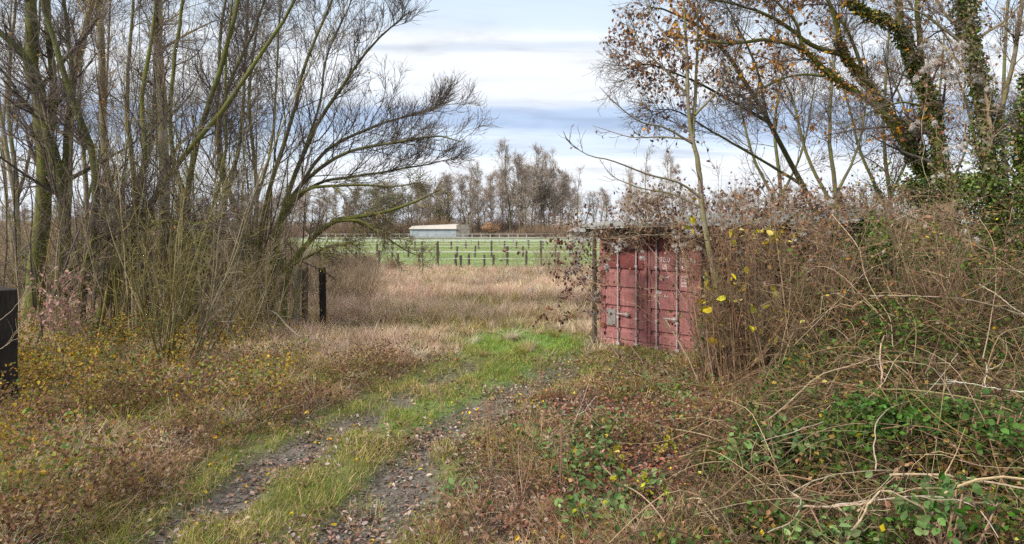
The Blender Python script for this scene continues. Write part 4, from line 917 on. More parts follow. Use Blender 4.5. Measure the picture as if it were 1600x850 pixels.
# bleached straw tussocks, flattened and splayed
a = Acc(); g = np.random.default_rng(16); X, Y = on_ground(1500, 5, 24, 1.2, g=g); px, py = pxy(X, Y); k = g.uniform(size=len(X)) < verge_mask(X, Y) * (1 - litter_zone(px, py)) * np.where(px < 560, .4, .2) + masks(X, Y)[4] * .35; X, Y = X[k], Y[k]; m_ = len(X)
sz_ = g.uniform(.5, 1.3, m_); tc_ = colvar([(.55, .46, .32), (.48, .38, .25), (.60, .52, .40), (.34, .30, .12), (.30, .20, .12)], m_, .15, g); az0 = g.uniform(0, 6.28, m_)
X2, Y2, id_, az = tufted(X, Y, 90, .05, g); az = np.where(g.uniform(size=len(az)) < .5, az, az0[id_])
blades(a, P3(X2, Y2), .32 * sz_[id_] * g.uniform(.4, 1.1, len(id_)), .0026 * (Y2 / 6) ** .55, tc_[id_] * g.uniform(.7, 1.2, (len(id_), 1)), .7, 1.0, g, az)
stuff(a, 'straw_tussocks', M_grass, 'bleached splayed straw tussocks dotted through the verges and meadow', 'grass')

# ------------------------------------------------------------------ right side trees
young = tree('young_tree', 'slender young tree with purplish leaves rising in front of the container', [
    ([(1150, 622, 11.2), (1138, 540, 11.4), (1118, 440, 11.7), (1100, 340, 12), (1092, 260, 12), (1082, 215, 12), (1074, 150, 12), (1072, 60, 12), (1066, -30, 12)], .062, .014),
    ([(1082, 215, 12), (1086, 150, 12.1), (1090, 60, 12.2), (1090, -30, 12.3)], .035, .012),
    ([(1096, 310, 12), (1060, 285, 11.9), (1010, 272, 11.8), (960, 252, 11.6), (918, 242, 11.5), (884, 217, 11.4)], .022, .003),
    ([(1098, 325, 12), (1050, 303, 12), (1005, 295, 12), (965, 280, 12), (948, 265, 12)], .018, .003),
    ([(1084, 225, 12), (1040, 200, 11.8), (1000, 190, 11.7), (960, 160, 11.6), (936, 135, 11.5)], .02, .003),
    ([(1080, 218, 12), (1030, 214, 12.2), (985, 214, 12.3), (925, 196, 12.4)], .018, .003),
    ([(1074, 150, 12), (1040, 110, 11.9), (1000, 70, 11.8), (985, 20, 11.7)], .02, .004),
    ([(1072, 90, 12), (1035, 50, 12.1), (1010, 5, 12.2), (1000, -40, 12.2)], .02, .004),
    ([(1086, 180, 12), (1130, 130, 12.2), (1160, 60, 12.3), (1180, -20, 12.3)], .02, .004)], M_bark_pale, ((4, .8), (3, .3)), seed=50, leaf=(.12, .08, PURP, 3.5, 1.5), t0=.35, up=.12, r0min=.003)
tree('leafy_tree', 'tree crown full of small purplish brown leaves at the top right of centre', [
    ([(1330, 560, 14.5), (1310, 420, 14.5), (1255, 290, 14.3), (1200, 190, 14), (1140, 90, 13.6), (1075, 30, 13.2), (1010, 10, 13)], .09, .01),
    ([(1200, 190, 14), (1130, 150, 13.8), (1070, 120, 13.6), (1010, 100, 13.5), (975, 110, 13.4)], .04, .006),
    ([(1255, 290, 14.3), (1190, 250, 14.2), (1120, 210, 14), (1060, 175, 14), (1020, 170, 14)], .04, .006),
    ([(1140, 90, 13.6), (1100, 40, 13.6), (1060, -20, 13.6), (1000, -60, 13.6)], .04, .006),
    ([(1200, 190, 14), (1180, 100, 14.2), (1140, 20, 14.4), (1100, -50, 14.4)], .04, .006)],
    M_bark_dark, ((18, 1.4), (8, .8), (5, .35)), seed=51, ang=(20, 65), up=.02, rmul=.8, leaf=(.5, .09, PURP + [(.30, .17, .11), (.42, .22, .08), (.36, .2, .1)], 3.0, 1.2), t0=.45, r0min=.0035)
tree('leaning_tree', 'mossy twin limbed tree leaning left with orange leaves along its limbs', [
    ([(1505, 570, 13), (1495, 450, 13), (1470, 340, 13), (1440, 262, 13), (1398, 188, 12.9), (1352, 124, 12.8), (1316, 84, 12.7), (1308, 40, 12.6), (1290, -10, 12.5)], .15, .03),
    ([(1440, 262, 13), (1385, 182, 12.8), (1330, 140, 12.7), (1290, 112, 12.6), (1255, 78, 12.5), (1200, 62, 12.3), (1140, 68, 12.1), (1085, 62, 12.)], .095, .012),
    ([(1316, 84, 12.7), (1270, 72, 12.6), (1220, 35, 12.4), (1160, 10, 12.2), (1090, -5, 12)], .06, .012),
    ([(1290, 118, 12.6), (1240, 118, 12.5), (1190, 140, 12.4), (1160, 170, 12.3)], .03, .006),
    ([(1352, 124, 12.8), (1330, 60, 12.9), (1300, 10, 13), (1280, -40, 13)], .045, .015),
    ([(1255, 78, 12.5), (1240, 30, 12.5), (1200, -10, 12.5), (1180, -50, 12.5)], .04, .01)],
    M_bark_moss, ((15, 1.35), (9, .7), (4, .35)), seed=52, ang=(20, 65), up=.05, rmul=.8, leaf=(.34, .095, ORG * 3 + PURP[:2] + MIXD[:2], 3.2, 1.3), t0=.35,
    ivy=[(0, 5200, .18, .46, .16, IVY + [(.2, .13, .06)], .06), (0, 1600, .46, .8, .07, IVY + ORG, .05), (1, 900, .1, .6, .06, IVY[:3] + ORG, .055)])
tree('ivy_tree', 'tree with an ivy wrapped trunk forking upward right of the leaning one', [
    ([(1492, 575, 12.4), (1488, 440, 12.4), (1478, 310, 12.4), (1458, 190, 12.4), (1438, 115, 12.4), (1412, 50, 12.4), (1398, -30, 12.4)], .13, .05),
    ([(1442, 125, 12.4), (1436, 60, 12.4), (1432, -40, 12.4)], .06, .04),
    ([(1412, 50, 12.4), (1375, 28, 12.3), (1340, 12, 12.2), (1290, -30, 12)], .07, .03),
    ([(1450, 170, 12.4), (1410, 160, 12.2), (1360, 175, 12), (1320, 200, 12)], .025, .006)],
    M_bark_moss, ((9, 1.3), (8, .7), (4, .35)), seed=53, leaf=(.12, .08, ORG + PURP, 3.0, .9), t0=.4,
    rmul=.9, ivy=[(0, 7000, .12, .85, .12, IVY + MIXD[1:2], .055), (2, 1400, .1, .8, .1, IVY + YEL[:2], .055)])
tree('ivy_tree', 'thickest ivy covered trunk near the right edge, hung with dead vines', [
    ([(1590, 600, 12), (1575, 460, 12), (1560, 350, 12), (1548, 250, 12), (1530, 130, 12), (1512, 30, 12), (1505, -50, 12)], .17, .09),
    ([(1545, 230, 12), (1570, 150, 12), (1590, 60, 12.), (1600, -40, 12)], .05, .03),
    ([(1520, 80, 12), (1480, 50, 12), (1440, 20, 12), (1400, 10, 12)], .035, .01)],
    M_bark_pale, ((10, 1.4), (8, .7), (4, .35)), seed=54, t0=.35, tw=TW_TAN + TW_DARK,
    rmul=.85, ivy=[(0, 6500, .2, .98, .15, IVY[:3] + [(.14, .11, .05), (.26, .2, .14)], .06)], leaf=(.10, .08, MIXD + ORG, 3, .8))
tree('ivy_tree', 'ivy smothered tree cut by the right edge of the picture', [
    ([(1640, 620, 11.6), (1625, 450, 11.6), (1612, 320, 11.6), (1600, 220, 11.6), (1612, 120, 11.6), (1625, 0, 11.6)], .14, .05)],
    M_bark_dark, ((14, 1.3), (9, .6), (4, .35)), seed=55, t0=.2, ivy=[(0, 6500, .1, .80, .28, IVY + [(.24, .15, .07), (.13, .15, .04)], .06)], leaf=(.12, .08, MIXD + ORG + IVY, 2.5, .8))
for i, (px, Y, ty, lab) in enumerate(((1300, 22, 60, 'bare grey tree behind the leaning tree, twigs against white sky'), (1385, 24, 20, 'bare grey tree between the leaning tree and the ivy wrapped fork'), (1215, 26, 120, 'low bare tree behind the lean-to roof'), (1570, 20, -20, 'bare tree behind the thickest ivy covered trunk'), (1470, 27, 40, 'bare grey tree far back right of the ivy wrapped fork'))):
    tree('background_tree', lab, [([(px + 10, 440, Y), (px + 6, 320, Y), (px - 4, 200, Y), (px + 6, ty, Y)], .09, .03), ([(px + 4, 330, Y), (px - 40, 240, Y), (px - 60, 160, Y), (px - 90, 90, Y)], .06, .02), ([(px + 4, 310, Y), (px + 40, 230, Y), (px + 60, 120, Y)], .05, .02)], M_bark_grey, ((13, 2.2), (9, 1.2), (5, .6)), r0min=.0055, seed=60 + i, ang=(20, 60), leaf=(.07, .09, PURP + ORG[:1], 2.5, .8))
# climbing dead vines with fluffy seed heads on the container and the lean-to
def vine(name, label, ctrls, seed, n_leaf, lcols, fluff, r=.006, m=(9, .5), lsize=.06, tw=TW_TAN, near=0.):
    g = np.random.default_rng(seed); P = np.array([curve([W(q[0], q[1], q[2] - near) for q in c], 16) for c in ctrls]); P[:, 1:-1] += g.normal(size=P[:, 1:-1].shape) * .015
    Rr = np.tile(np.linspace(r, r * .4, 16), (len(P), 1)); root = empty(name, tuple(P[0, 0]), label, 'vine')
    b = Acc(); tubes(b, P, Rr, 5, colvar(tw, len(P), .15, g))
    l1 = grow(P, Rr, m[0], m[1], (30, 90), -.02, .28, 6, .6, .05, 1, .0025, g); l2 = grow(*l1, 3, m[1] * .5, (30, 90), -.05, .3, 5, .7, .1, 1, .002, g)
    tubes(b, *l1, 3, colvar(tw, len(l1[0]), .2, g)); tubes(b, *l2, 3, colvar(tw, len(l2[0]), .2, g)); sub(b, 'stems', M_twig, root)
    pts = np.concatenate([l1[0][:, 1:].reshape(-1, 3), l2[0][:, 1:].reshape(-1, 3)])
    if n_leaf:
        q = pts[g.integers(0, len(pts), n_leaf)]; la = Acc(); leaves(la, q, lsize, colvar(lcols, n_leaf, .22, g), 'ovate', np.tile([0, 0, -1.], (n_leaf, 1)), g=g, wid=.7, fold=.7); sub(la, 'leaves', M_leaf, root)
    if fluff:
        c = pts[g.integers(0, len(pts), fluff)]; k_ = 70; c = np.repeat(c[:max(1, fluff // 3)], 3, 0)[:fluff] + g.normal(size=(fluff, 3))[:len(np.repeat(c[:max(1, fluff // 3)], 3, 0)[:fluff])] * .05; fluff = len(c); d = nrm(g.normal(size=(fluff, k_, 3))); rr = g.uniform(.03, .055, (fluff, 1, 1))
        S = 3; Q = np.stack([c[:, None] + d * 0, c[:, None] + d * rr * .55 + g.normal(size=d.shape) * .003, c[:, None] + d * rr + g.normal(size=d.shape) * .008], 2).reshape(-1, S, 3)
        f = Acc(); tubes(f, Q, np.tile([.0018, .0022, .0016], (len(Q), 1)), 3, colvar([(.66, .63, .60), (.55, .52, .5), (.74, .71, .67)], len(Q), .1, g)); sub(f, 'seed_heads', M_leaf, root)
    return root
vine('clematis_vine', 'dead climbing vine with fluffy white seed heads sprawled over the container top', [
    [(935, 540, 14.4), (930, 450, 14.3), (933, 380, 14.2), (950, 350, 14.1), (1000, 345, 13.8)], [(938, 520, 14.4), (945, 400, 14.2), (985, 360, 13.9), (1040, 350, 13.3), (1085, 360, 12.8)],
    [(1000, 360, 13.7), (1010, 335, 13.7), (1030, 320, 13.6), (1070, 310, 13.4)], [(940, 372, 14.2), (970, 372, 13.8), (1010, 366, 13.5), (1060, 368, 13.0), (1100, 380, 12.6)],
    [(990, 360, 13.8), (1000, 320, 13.8), (1020, 300, 13.9), (1040, 305, 13.9)], [(940, 360, 14.2), (920, 372, 14.1), (905, 390, 14.), (895, 420, 13.9)], [(1050, 350, 13.2), (1090, 330, 13), (1130, 315, 12.9), (1180, 318, 12.7)], [(940, 370, 14.2), (915, 352, 14.1), (890, 356, 14), (872, 380, 13.9)], [(945, 400, 14.1), (925, 440, 14), (932, 480, 14)], [(960, 345, 14.2), (985, 330, 14.2), (1010, 328, 14.1), (1045, 335, 14)], [(1000, 350, 13.8), (1040, 335, 13.7), (1090, 325, 13.5), (1150, 320, 13.4)], [(990, 345, 13.9), (1020, 312, 13.9), (1060, 296, 13.9), (1100, 300, 13.9)]], 1, 1500, PURP + MIXD, 210, m=(40, .7), lsize=.065, near=.75)
vine('clematis_vine', 'dead vine with white seed heads hanging on the thickest ivy trunk', [[(1540, 300, 11.7), (1510, 220, 11.6), (1505, 150, 11.6), (1500, 60, 11.6)], [(1545, 240, 11.6), (1560, 170, 11.6), (1550, 100, 11.6), (1530, 20, 11.6)], [(1500, 120, 11.6), (1470, 90, 11.8), (1450, 110, 12)]], 2, 160, MIXD, 60, m=(24, .5))
vine('clematis_vine', 'vine with pale fluffy seed heads hanging between the two ivy trunks', [[(1450, 310, 12), (1440, 210, 12), (1450, 110, 12.1), (1440, 60, 12.1)], [(1490, 330, 12), (1480, 260, 11.9), (1455, 180, 11.9)]], 3, 160, MIXD, 26, m=(24, .45))
vine('brown_vine', 'curtain of shrivelled brown leaves hanging under the lean-to edge', [
    [(1120, 345, 12.2), (1160, 360, 11.9), (1200, 358, 11.7), (1260, 352, 11.6), (1320, 350, 11.4)], [(1150, 345, 12.1), (1155, 420, 11.9), (1150, 500, 11.8)], [(1250, 345, 11.6), (1290, 400, 11.4), (1330, 480, 11.2)], [(1200, 350, 11.8), (1240, 320, 12), (1300, 318, 12), (1350, 330, 12)],
    [(1130, 350, 12.2), (1170, 400, 11.9), (1200, 430, 11.7)], [(1230, 350, 11.6), (1270, 380, 11.4), (1290, 420, 11.3)], [(1160, 340, 12.3), (1210, 305, 12.3), (1260, 310, 12.3)], [(1120, 345, 12.6), (1170, 322, 12.6), (1230, 325, 12.5), (1300, 330, 12.4)], [(1190, 350, 12.2), (1205, 410, 12), (1240, 470, 11.8)], [(1290, 340, 12), (1310, 390, 11.8), (1290, 450, 11.5)]], 4, 3800, MIXD + PURP + [(.3, .2, .15), (.34, .2, .09)], 60, m=(48, .7), lsize=.065, near=.5)
vine('brown_vine', 'mat of pinkish dead leaves halfway up the thicket right of the pillar', [[(1250, 470, 10.8), (1300, 440, 10.7), (1350, 430, 10.6)], [(1260, 430, 10.9), (1290, 470, 10.7), (1340, 500, 10.6)], [(1270, 400, 10.9), (1310, 430, 10.7), (1330, 470, 10.6)]], 5, 800, [(.36, .24, .2), (.27, .17, .14), (.42, .31, .26)], 0, m=(30, .35), lsize=.055)
vine('brown_vine', 'tangle of dead vine over the thicket top below the ivy trunks', [[(1380, 360, 11.2), (1430, 330, 11.2), (1480, 340, 11.1), (1530, 350, 11)], [(1400, 400, 11), (1440, 350, 11), (1500, 310, 11.2)], [(1420, 330, 11.2), (1460, 370, 11), (1520, 380, 10.9)], [(1320, 350, 11.4), (1370, 320, 11.5), (1420, 300, 11.6)]], 6, 800, MIXD, 12, m=(34, .55), lsize=.05)
vine('bramble_vine', 'long bramble trailing brown leaves across the left half of the container', [
    [(1150, 760, 9.6), (1060, 700, 10.5), (1000, 560, 11.5), (930, 470, 12.5), (850, 400, 13), (800, 385, 13)], [(1140, 650, 10.4), (1060, 590, 11.2), (960, 545, 12.2), (890, 500, 12.6), (850, 485, 12.8)],
    [(1130, 620, 10.6), (1090, 540, 11.3), (1040, 430, 12.2), (1000, 400, 12.6), (930, 440, 12.9), (870, 410, 13.2)], [(1120, 640, 10.5), (1010, 600, 11.2), (940, 520, 12.2), (900, 460, 12.8), (880, 420, 13)],
    [(1120, 600, 10.8), (1070, 470, 12), (1010, 380, 13.2), (950, 330, 13.8), (900, 325, 14), (860, 350, 14)], [(930, 470, 12.5), (900, 420, 12.8), (890, 380, 12.9), (850, 390, 13)]], 7, 360, [(.09, .04, .035), (.13, .06, .045), (.07, .035, .03), (.2, .1, .07)], 14, r=.009, m=(13, .6), lsize=.075, tw=[(.09, .07, .06), (.2, .15, .12)])
# rods with yellow leaves right of the container
rods('yellow_shrub', 'tall clump of brown rods with a few big yellow leaves beside the container', 1150, 618, 34, 3.2, .13, .013, [(.17, .11, .07), (.22, .15, .10), (.12, .08, .055)], 20, twm=6, twL=.4, base=.22, leaf=(.018, .13, YEL), lean=(-.02, 0), cat='shrub', zmin=.5)
rods('yellow_shrub', 'brown rods with small pale yellow leaves in front of the pillar', 1225, 640, 9, 2.9, .18, .011, [(.17, .12, .075), (.24, .18, .12)], 21, twm=6, twL=.4, base=.25, leaf=(.025, .085, YEL + [(.55, .45, .2)]), cat='shrub', zmin=.4)
for px_, py_, n_, L_, dx_, lab_ in ((1168, 606, 13, 2.9, .0, 'dense brown twiggy shrub with rusty leaves hiding the right edge of the container'), (1178, 612, 13, 3.1, .0, 'rusty leaved twiggy shrub rising to the lean-to edge left of the pillar'), (1262, 625, 20, 2.9, .0, 'brown twiggy shrub with curled leaves right of the pillar'), (1320, 640, 20, 2.9, .05, 'broad brown twiggy shrub under the end of the lean-to roof'), (1400, 640, 20, 3.0, .0, 'twiggy shrub with rusty leaves in the middle of the right thicket'), (1490, 650, 20, 3.0, .0, 'twiggy shrub with rusty leaves below the two ivy trunks'), (1570, 660, 18, 3.0, -.05, 'twiggy shrub with rusty leaves close to the right edge')):
    rods('tangle_shrub', lab_, px_, py_, n_, L_, .24, .010, [(.15, .10, .065), (.20, .14, .09), (.10, .075, .045), (.26, .19, .13)], px_, twm=13, twL=.55, base=.45, leaf=(.055, .055, MIXD + ORG[2:] + [(.16, .09, .05)] + IVY[:3]), lean=(dx_, 0), wob=.1, zmin=.3)
leaf_bush('yellow_spray', 1200, 375, 11.2, 60, 60, 65, YEL, .12, 'spray of bright yellow leaves hanging below the lean-to edge', 'branch', seed=21, kind='ovate')
leaf_bush('yellow_spray', 1115, 470, 11.0, 34, 46, 14, YEL, .15, 'small spray of large yellow leaves against the container edge', 'branch', seed=22, kind='ovate')
leaf_bush('ivy_bush', 1255, 445, 11.2, 50, 130, 3600, IVY[:3], .065, 'dark green ivy column right behind the concrete pillar', mat=M_ivy, seed=23)
leaf_bush('ivy_bush', 1345, 420, 11., 90, 130, 3800, IVY, .065, 'dark green ivy clump high in the thicket between pillar and leaning tree', mat=M_ivy, seed=24)
leaf_bush('ivy_bush', 1395, 500, 10.4, 120, 120, 3600, IVY, .065, 'loose green ivy clump in the middle of the right thicket', mat=M_ivy, seed=25)
leaf_bush('ivy_bush', 1115, 500, 12.1, 40, 150, 2600, IVY[:3], .06, 'ivy climbing the right side of the container', mat=M_ivy, seed=26)
leaf_bush('ivy_bush', 1480, 300, 12.2, 120, 90, 5000, IVY, .065, 'bushy green ivy crown where the leaning and ivy wrapped trunks meet', mat=M_ivy, seed=27)
leaf_bush('ivy_bush', 1560, 430, 11.6, 120, 260, 9000, IVY + [(.2, .14, .06), (.14, .15, .05)], .06, 'tall olive ivy mass on the right edge below the ivy trunks', mat=M_ivy, seed=28)
# ------------------------------------------------------------------ the thicket
def thick_h(X, Y):
    """height of the bramble heap: low towards the camera and the track, high under the ivy trunks"""
    Y = np.maximum(Y, 1.); u = X / Y
    e_ = sstep(-.15, 1.1, X - np.interp(Y, [4, 5.5, 7, 9, 11, 12.6, 16], [.35, .75, 1.6, 2.9, 4.0, 4.9, 7.0]))
    bl = np.interp(Y, [4, 5.5, 7, 8.5, 10, 12, 14], [.22, .32, .50, .72, .95, 1.2, 1.2])
    bh = np.interp(Y, [4, 5.5, 7, 8.5, 10, 11, 12, 14], [.30, .50, .85, 1.35, 2.15, 2.6, 2.75, 2.8])
    w = sstep(.38, .56, u)
    return e_ * (bl * (1 - w) + bh * w) * (1 + .22 * NZ1(X, Y) + .12 * NZ04(X, Y))
def surf(px, py, lift=0.):
    """depth at which a line of sight through this pixel meets the heap or the ground"""
    Ys = np.arange(4.0, 16, .04); X = (px - 800) / F * Ys; Z = CAM_H - (py - HOR) / F * Ys
    hit = np.nonzero(Z < np.maximum(thick_h(X, Ys) * 1.0, 0) + H(X, Ys) + lift)[0]
    return float(Ys[hit[0]]) if len(hit) else 12.
g = np.random.default_rng(40)
_cane_layer = True
n = 11500; Y = 4.6 + (14.5 - 4.6) * g.uniform(size=n) ** 1.0; X = g.uniform(.05, .98, n) * (Y + .5)
th = thick_h(X, Y); k = th > .12; X, Y, th = X[k], Y[k], th[k]; n = len(X)
S = 9; z0 = g.uniform(0, .75, n) * th; d = nrm(np.stack([g.normal(size=n) * .9, g.normal(size=n) * .7, g.uniform(-.2, 1.3, n)], 1)); P = np.empty((n, S, 3)); P[:, 0] = np.stack([X, Y, H(X, Y) + z0], 1)
L = g.uniform(.35, 1.5, n) * np.clip(th, .5, 1.6); st_ = (L / (S - 1))[:, None]
for s in range(1, S):
    d = nrm(d + g.normal(size=(n, 3)) * .17 + [0, 0, -.13]); P[:, s] = P[:, s - 1] + d * st_
    tz = thick_h(P[:, s, 0], P[:, s, 1]) * 1.08 + .1; P[:, s, 2] = np.clip(P[:, s, 2], 0.02, np.maximum(tz, .05) + g.normal(size=n) * .06)
Rr = (g.gamma(2.2, .0016, n) + .0015)[:, None] * np.linspace(1, .35, S)[None]
CANE = [(.19, .13, .085), (.13, .09, .055), (.28, .22, .15), (.075, .053, .032), (.10, .066, .04), (.065, .06, .024), (.06, .042, .028)]  # brown cane tones, darkened to paint shade into the heap's gaps
a = Acc(); tubes(a, P, Rr, 4, colvar(CANE, n, .2, g))
l1 = grow(P, Rr, 3, .34, (25, 80), -.02, .25, 5, .6, .1, 1, .0018, g); tubes(a, *l1, 3, colvar(CANE, len(l1[0]), .22, g))
# longer, stouter canes sweeping over the surface of the heap
m_ = 1050; Y = g.uniform(4.8, 12.5, m_); X = g.uniform(.1, .95, m_) * (Y + .4); th = thick_h(X, Y); k = th > .2; X, Y, th = X[k], Y[k], th[k]; m_ = len(X); S = 12
az_ = g.uniform(0, 6.28, m_); d = nrm(np.stack([np.cos(az_), np.sin(az_) * .6, g.uniform(-.5, 1.6, m_)], 1)); P = np.empty((m_, S, 3)); P[:, 0] = np.stack([X, Y, H(X, Y) + th * g.uniform(.25, .9, m_)], 1)
st_ = (g.uniform(.7, 2.2, m_) / (S - 1))[:, None]; cv_ = g.normal(size=(m_, 3)) * .10
for s in range(1, S):
    d = nrm(d + cv_ + g.normal(size=(m_, 3)) * .05 + [0, 0, -.09]); P[:, s] = P[:, s - 1] + d * st_
    tz = thick_h(P[:, s, 0], P[:, s, 1]); P[:, s, 2] = np.clip(P[:, s, 2], np.maximum(tz * .35, .03), tz * 1.2 + .4)
P[:, 1:-1] = (P[:, :-2] + P[:, 1:-1] * 2 + P[:, 2:]) / 4
Rr = (g.gamma(2.2, .0013, m_) + .0018)[:, None] * np.linspace(1, .45, S)[None]
tubes(a, P, Rr, 5, colvar([(.22, .16, .10), (.30, .24, .16), (.18, .12, .075), (.13, .09, .055), (.22, .14, .09), (.11, .09, .04), (.08, .055, .035)], m_, .18, g))
stuff(a, 'bramble_thicket', M_twig, 'dense heap of tangled brown and pale bramble canes filling the right side', 'thicket')
# leaves inside the thicket: green low down, olive and brown higher
a = Acc(); n = 300000; Y = 4.6 + (14.5 - 4.6) * g.uniform(size=n) ** 1.1; X = g.uniform(.03, .98, n) * (Y + .5); th = thick_h(X, Y); zz = g.uniform(0, 1, n) ** .7 * th * 1.04
c3 = np.sin(X * 3.1 + 1) + np.sin(Y * 2.7 + X) + np.sin(zz * 4.1 + X * 1.7) + np.sin(X * 6.3 - zz * 5 + Y * 3)
k = (th > .15) & (g.uniform(size=n) < np.clip(.32 + .34 * c3, .02, 1)); X, Y, zz, c3 = X[k], Y[k], zz[k], c3[k]; n = len(X)
col = colvar([(.045, .08, .02), (.07, .13, .03), (.085, .12, .035), (.035, .055, .018), (.11, .13, .04)], n, .25, g)  # leaf greens kept deep, the heap's inner shade is partly in their colour
br = g.uniform(size=n) < np.clip(.22 + .35 * NZ1(X * 1.5, Y + zz * 2), .03, .75); col[br] = colvar([(.13, .08, .045), (.18, .11, .06), (.09, .055, .035), (.24, .16, .09), (.22, .15, .05)], int(br.sum()), .25, g)
ye = g.uniform(size=n) < .018; col[ye] = colvar(YEL, int(ye.sum()), .2, g)
leaves(a, np.stack([X, Y, H(X, Y) + zz + .03], 1), .056, col, 'kite', up=1., wid=.75, g=g)
stuff(a, 'thicket_leaves', M_leaf, 'small olive, green and brown leaves caught all through the bramble thicket', 'foliage')
# individual pale dead branches lying on the heap
def stick(label, ctrl, r0, r1, col, seed, m=3, name='dead_branch'):
    g = np.random.default_rng(seed)
    if ctrl[0][0] > 1130:
        f_ = np.polyval(np.polyfit(np.arange(len(ctrl)), [min(q[2], surf(q[0], q[1], .10)) for q in ctrl], 1), np.arange(len(ctrl)))
        ctrl = [(q[0], q[1], f_[i] - .05) for i, q in enumerate(ctrl)]; r0 *= .68; r1 *= .68
    c = curve([W(*q) for q in ctrl], 22); c[1:-1] += g.normal(size=(20, 3)) * .003
    P = c[None]; Rr = np.linspace(r0, r1, 22)[None] * (1 + g.normal(size=(1, 22)) * .06); a = Acc(); tubes(a, P, Rr, 7, np.array([col]), True)
    if m: 
        b = grow(P, Rr, m, .6, (25, 65), .0, .18, 7, .6, .2, .95, .003, g); tubes(a, *b, 5, colvar(col, len(b[0]), .1, g)); b2 = grow(*b, 2, .3, (25, 65), .0, .2, 5, .6, .2, .95, .002, g); tubes(a, *b2, 3, colvar(col, len(b2[0]), .1, g))
    return tag(a.build(name, M_twig, origin=tuple(c[0])), label, 'branch')
PALE = (.33, .27, .19)
stick('long pale bough lying level across the lower right heap', [(1390, 742, 7.0), (1470, 742, 6.9), (1540, 752, 6.8), (1620, 768, 6.7)], .014, .011, (.34, .26, .17), 1, 3)
stick('thick tan stick slanting down in the lower right heap', [(1320, 846, 6.3), (1345, 812, 6.4), (1362, 782, 6.5), (1390, 768, 6.7), (1470, 812, 6.5)], .013, .008, (.36, .28, .18), 2, 2)
stick('pale hooked cane curving like a question mark above the heap', [(1368, 735, 7.3), (1366, 690, 7.6), (1372, 655, 7.8), (1400, 634, 8), (1440, 620, 8.1), (1470, 590, 8.3), (1497, 552, 8.5)], .008, .005, PALE, 3, 1)
stick('pale arching cane crossing the middle of the right thicket', [(1190, 690, 8.3), (1260, 668, 8.4), (1330, 640, 8.6), (1378, 600, 8.9), (1400, 560, 9.2), (1418, 548, 9.3)], .007, .004, PALE, 4, 2)
stick('light brown cane falling from the thicket top to its middle', [(1300, 335, 11), (1340, 385, 10.6), (1352, 430, 10.4), (1370, 465, 10.2), (1392, 500, 10), (1395, 540, 9.8), (1410, 530, 9.8)], .009, .005, (.38, .28, .18), 5, 2)
stick('level grey brown bough halfway up the right thicket', [(1360, 462, 10.1), (1440, 463, 10), (1520, 470, 9.8), (1610, 495, 9.6)], .012, .009, (.28, .22, .16), 6, 4)
stick('cut pale stick end jutting left near the right edge', [(1530, 444, 9.4), (1560, 462, 9.3), (1590, 485, 9.2), (1630, 505, 9.1)], .010, .009, (.48, .40, .28), 7, 0)
stick('pale forked branch lying left of the heap under the pillar', [(1240, 790, 7.1), (1290, 792, 7.1), (1350, 786, 7.0), (1372, 778, 7)], .013, .009, (.34, .25, .18), 8, 3)
stick('thin white cane drooping from right to left across the thicket', [(1600, 612, 8.3), (1560, 608, 8.4), (1520, 600, 8.5), (1480, 596, 8.6)], .006, .004, (.5, .46, .4), 9, 2)
stick('brown cane standing upright then bending over near the right thicket top', [(1536, 560, 9), (1548, 500, 9.4), (1556, 440, 9.7), (1552, 380, 10), (1530, 340, 10.2)], .009, .005, (.34, .25, .17), 10, 2)
stick('curled grey cane arching low at the bottom right', [(1300, 790, 6.8), (1380, 780, 6.6), (1450, 775, 6.5), (1520, 790, 6.4), (1560, 840, 6.2)], .007, .005, (.36, .30, .23), 11, 2)
stick('pale looping cane in the heap below the green bramble', [(1200, 832, 6.6), (1240, 812, 6.7), (1252, 780, 6.8), (1240, 768, 6.9), (1300, 742, 7.1), (1400, 735, 7.2)], .008, .005, PALE, 12, 2)
stick('long thin cane running from the container foot to the leaf litter', [(1040, 500, 11.6), (1075, 560, 11), (1100, 620, 10.4), (1120, 660, 9.9)], .012, .008, (.22, .17, .12), 13, 3)
stick('dark bent stem leaning over the reddish leaf litter', [(1030, 565, 11.4), (1055, 600, 10.9), (1085, 650, 10.2), (1105, 690, 9.6)], .014, .010, (.15, .12, .075), 14, 2)
stick('thin pale switch rising from the lower centre verge', [(872, 806, 7.4), (890, 740, 7.5), (892, 680, 7.6), (905, 640, 7.7), (920, 600, 7.8)], .004, .002, (.42, .34, .3), 15, 2)
stick('grey peeling branch fallen across the grass below the two posts', [(395, 492, 15.2), (425, 486, 15), (448, 508, 14.6), (470, 526, 14.2), (500, 532, 14), (545, 545, 13.6), (585, 552, 13.3)], .018, .006, (.22, .185, .14), 16, 9)
stick('dark forked dead branch lying in the meadow edge right of the posts', [(500, 560, 13.2), (540, 548, 13.2), (570, 545, 13.1), (600, 556, 13)], .014, .006, (.08, .065, .05), 17, 5)
stick('thin crooked branch lying low left of the fallen grey one', [(330, 560, 12.8), (380, 545, 13), (430, 560, 12.8), (470, 575, 12.6)], .012, .006, (.26, .2, .14), 18, 4)
stick('long cane arching over the upper right thicket toward the edge', [(1460, 330, 10.6), (1500, 360, 10.4), (1540, 388, 10.2), (1590, 392, 10), (1620, 410, 9.9)], .010, .007, (.12, .10, .07), 19, 2)
stick('pale thin cane dropping from the leaning tree foot into the ivy', [(1420, 345, 10.8), (1400, 400, 10.6), (1360, 420, 10.4), (1310, 470, 10.2), (1240, 540, 10)], .007, .004, PALE, 20, 2)
gg = np.random.default_rng(90)
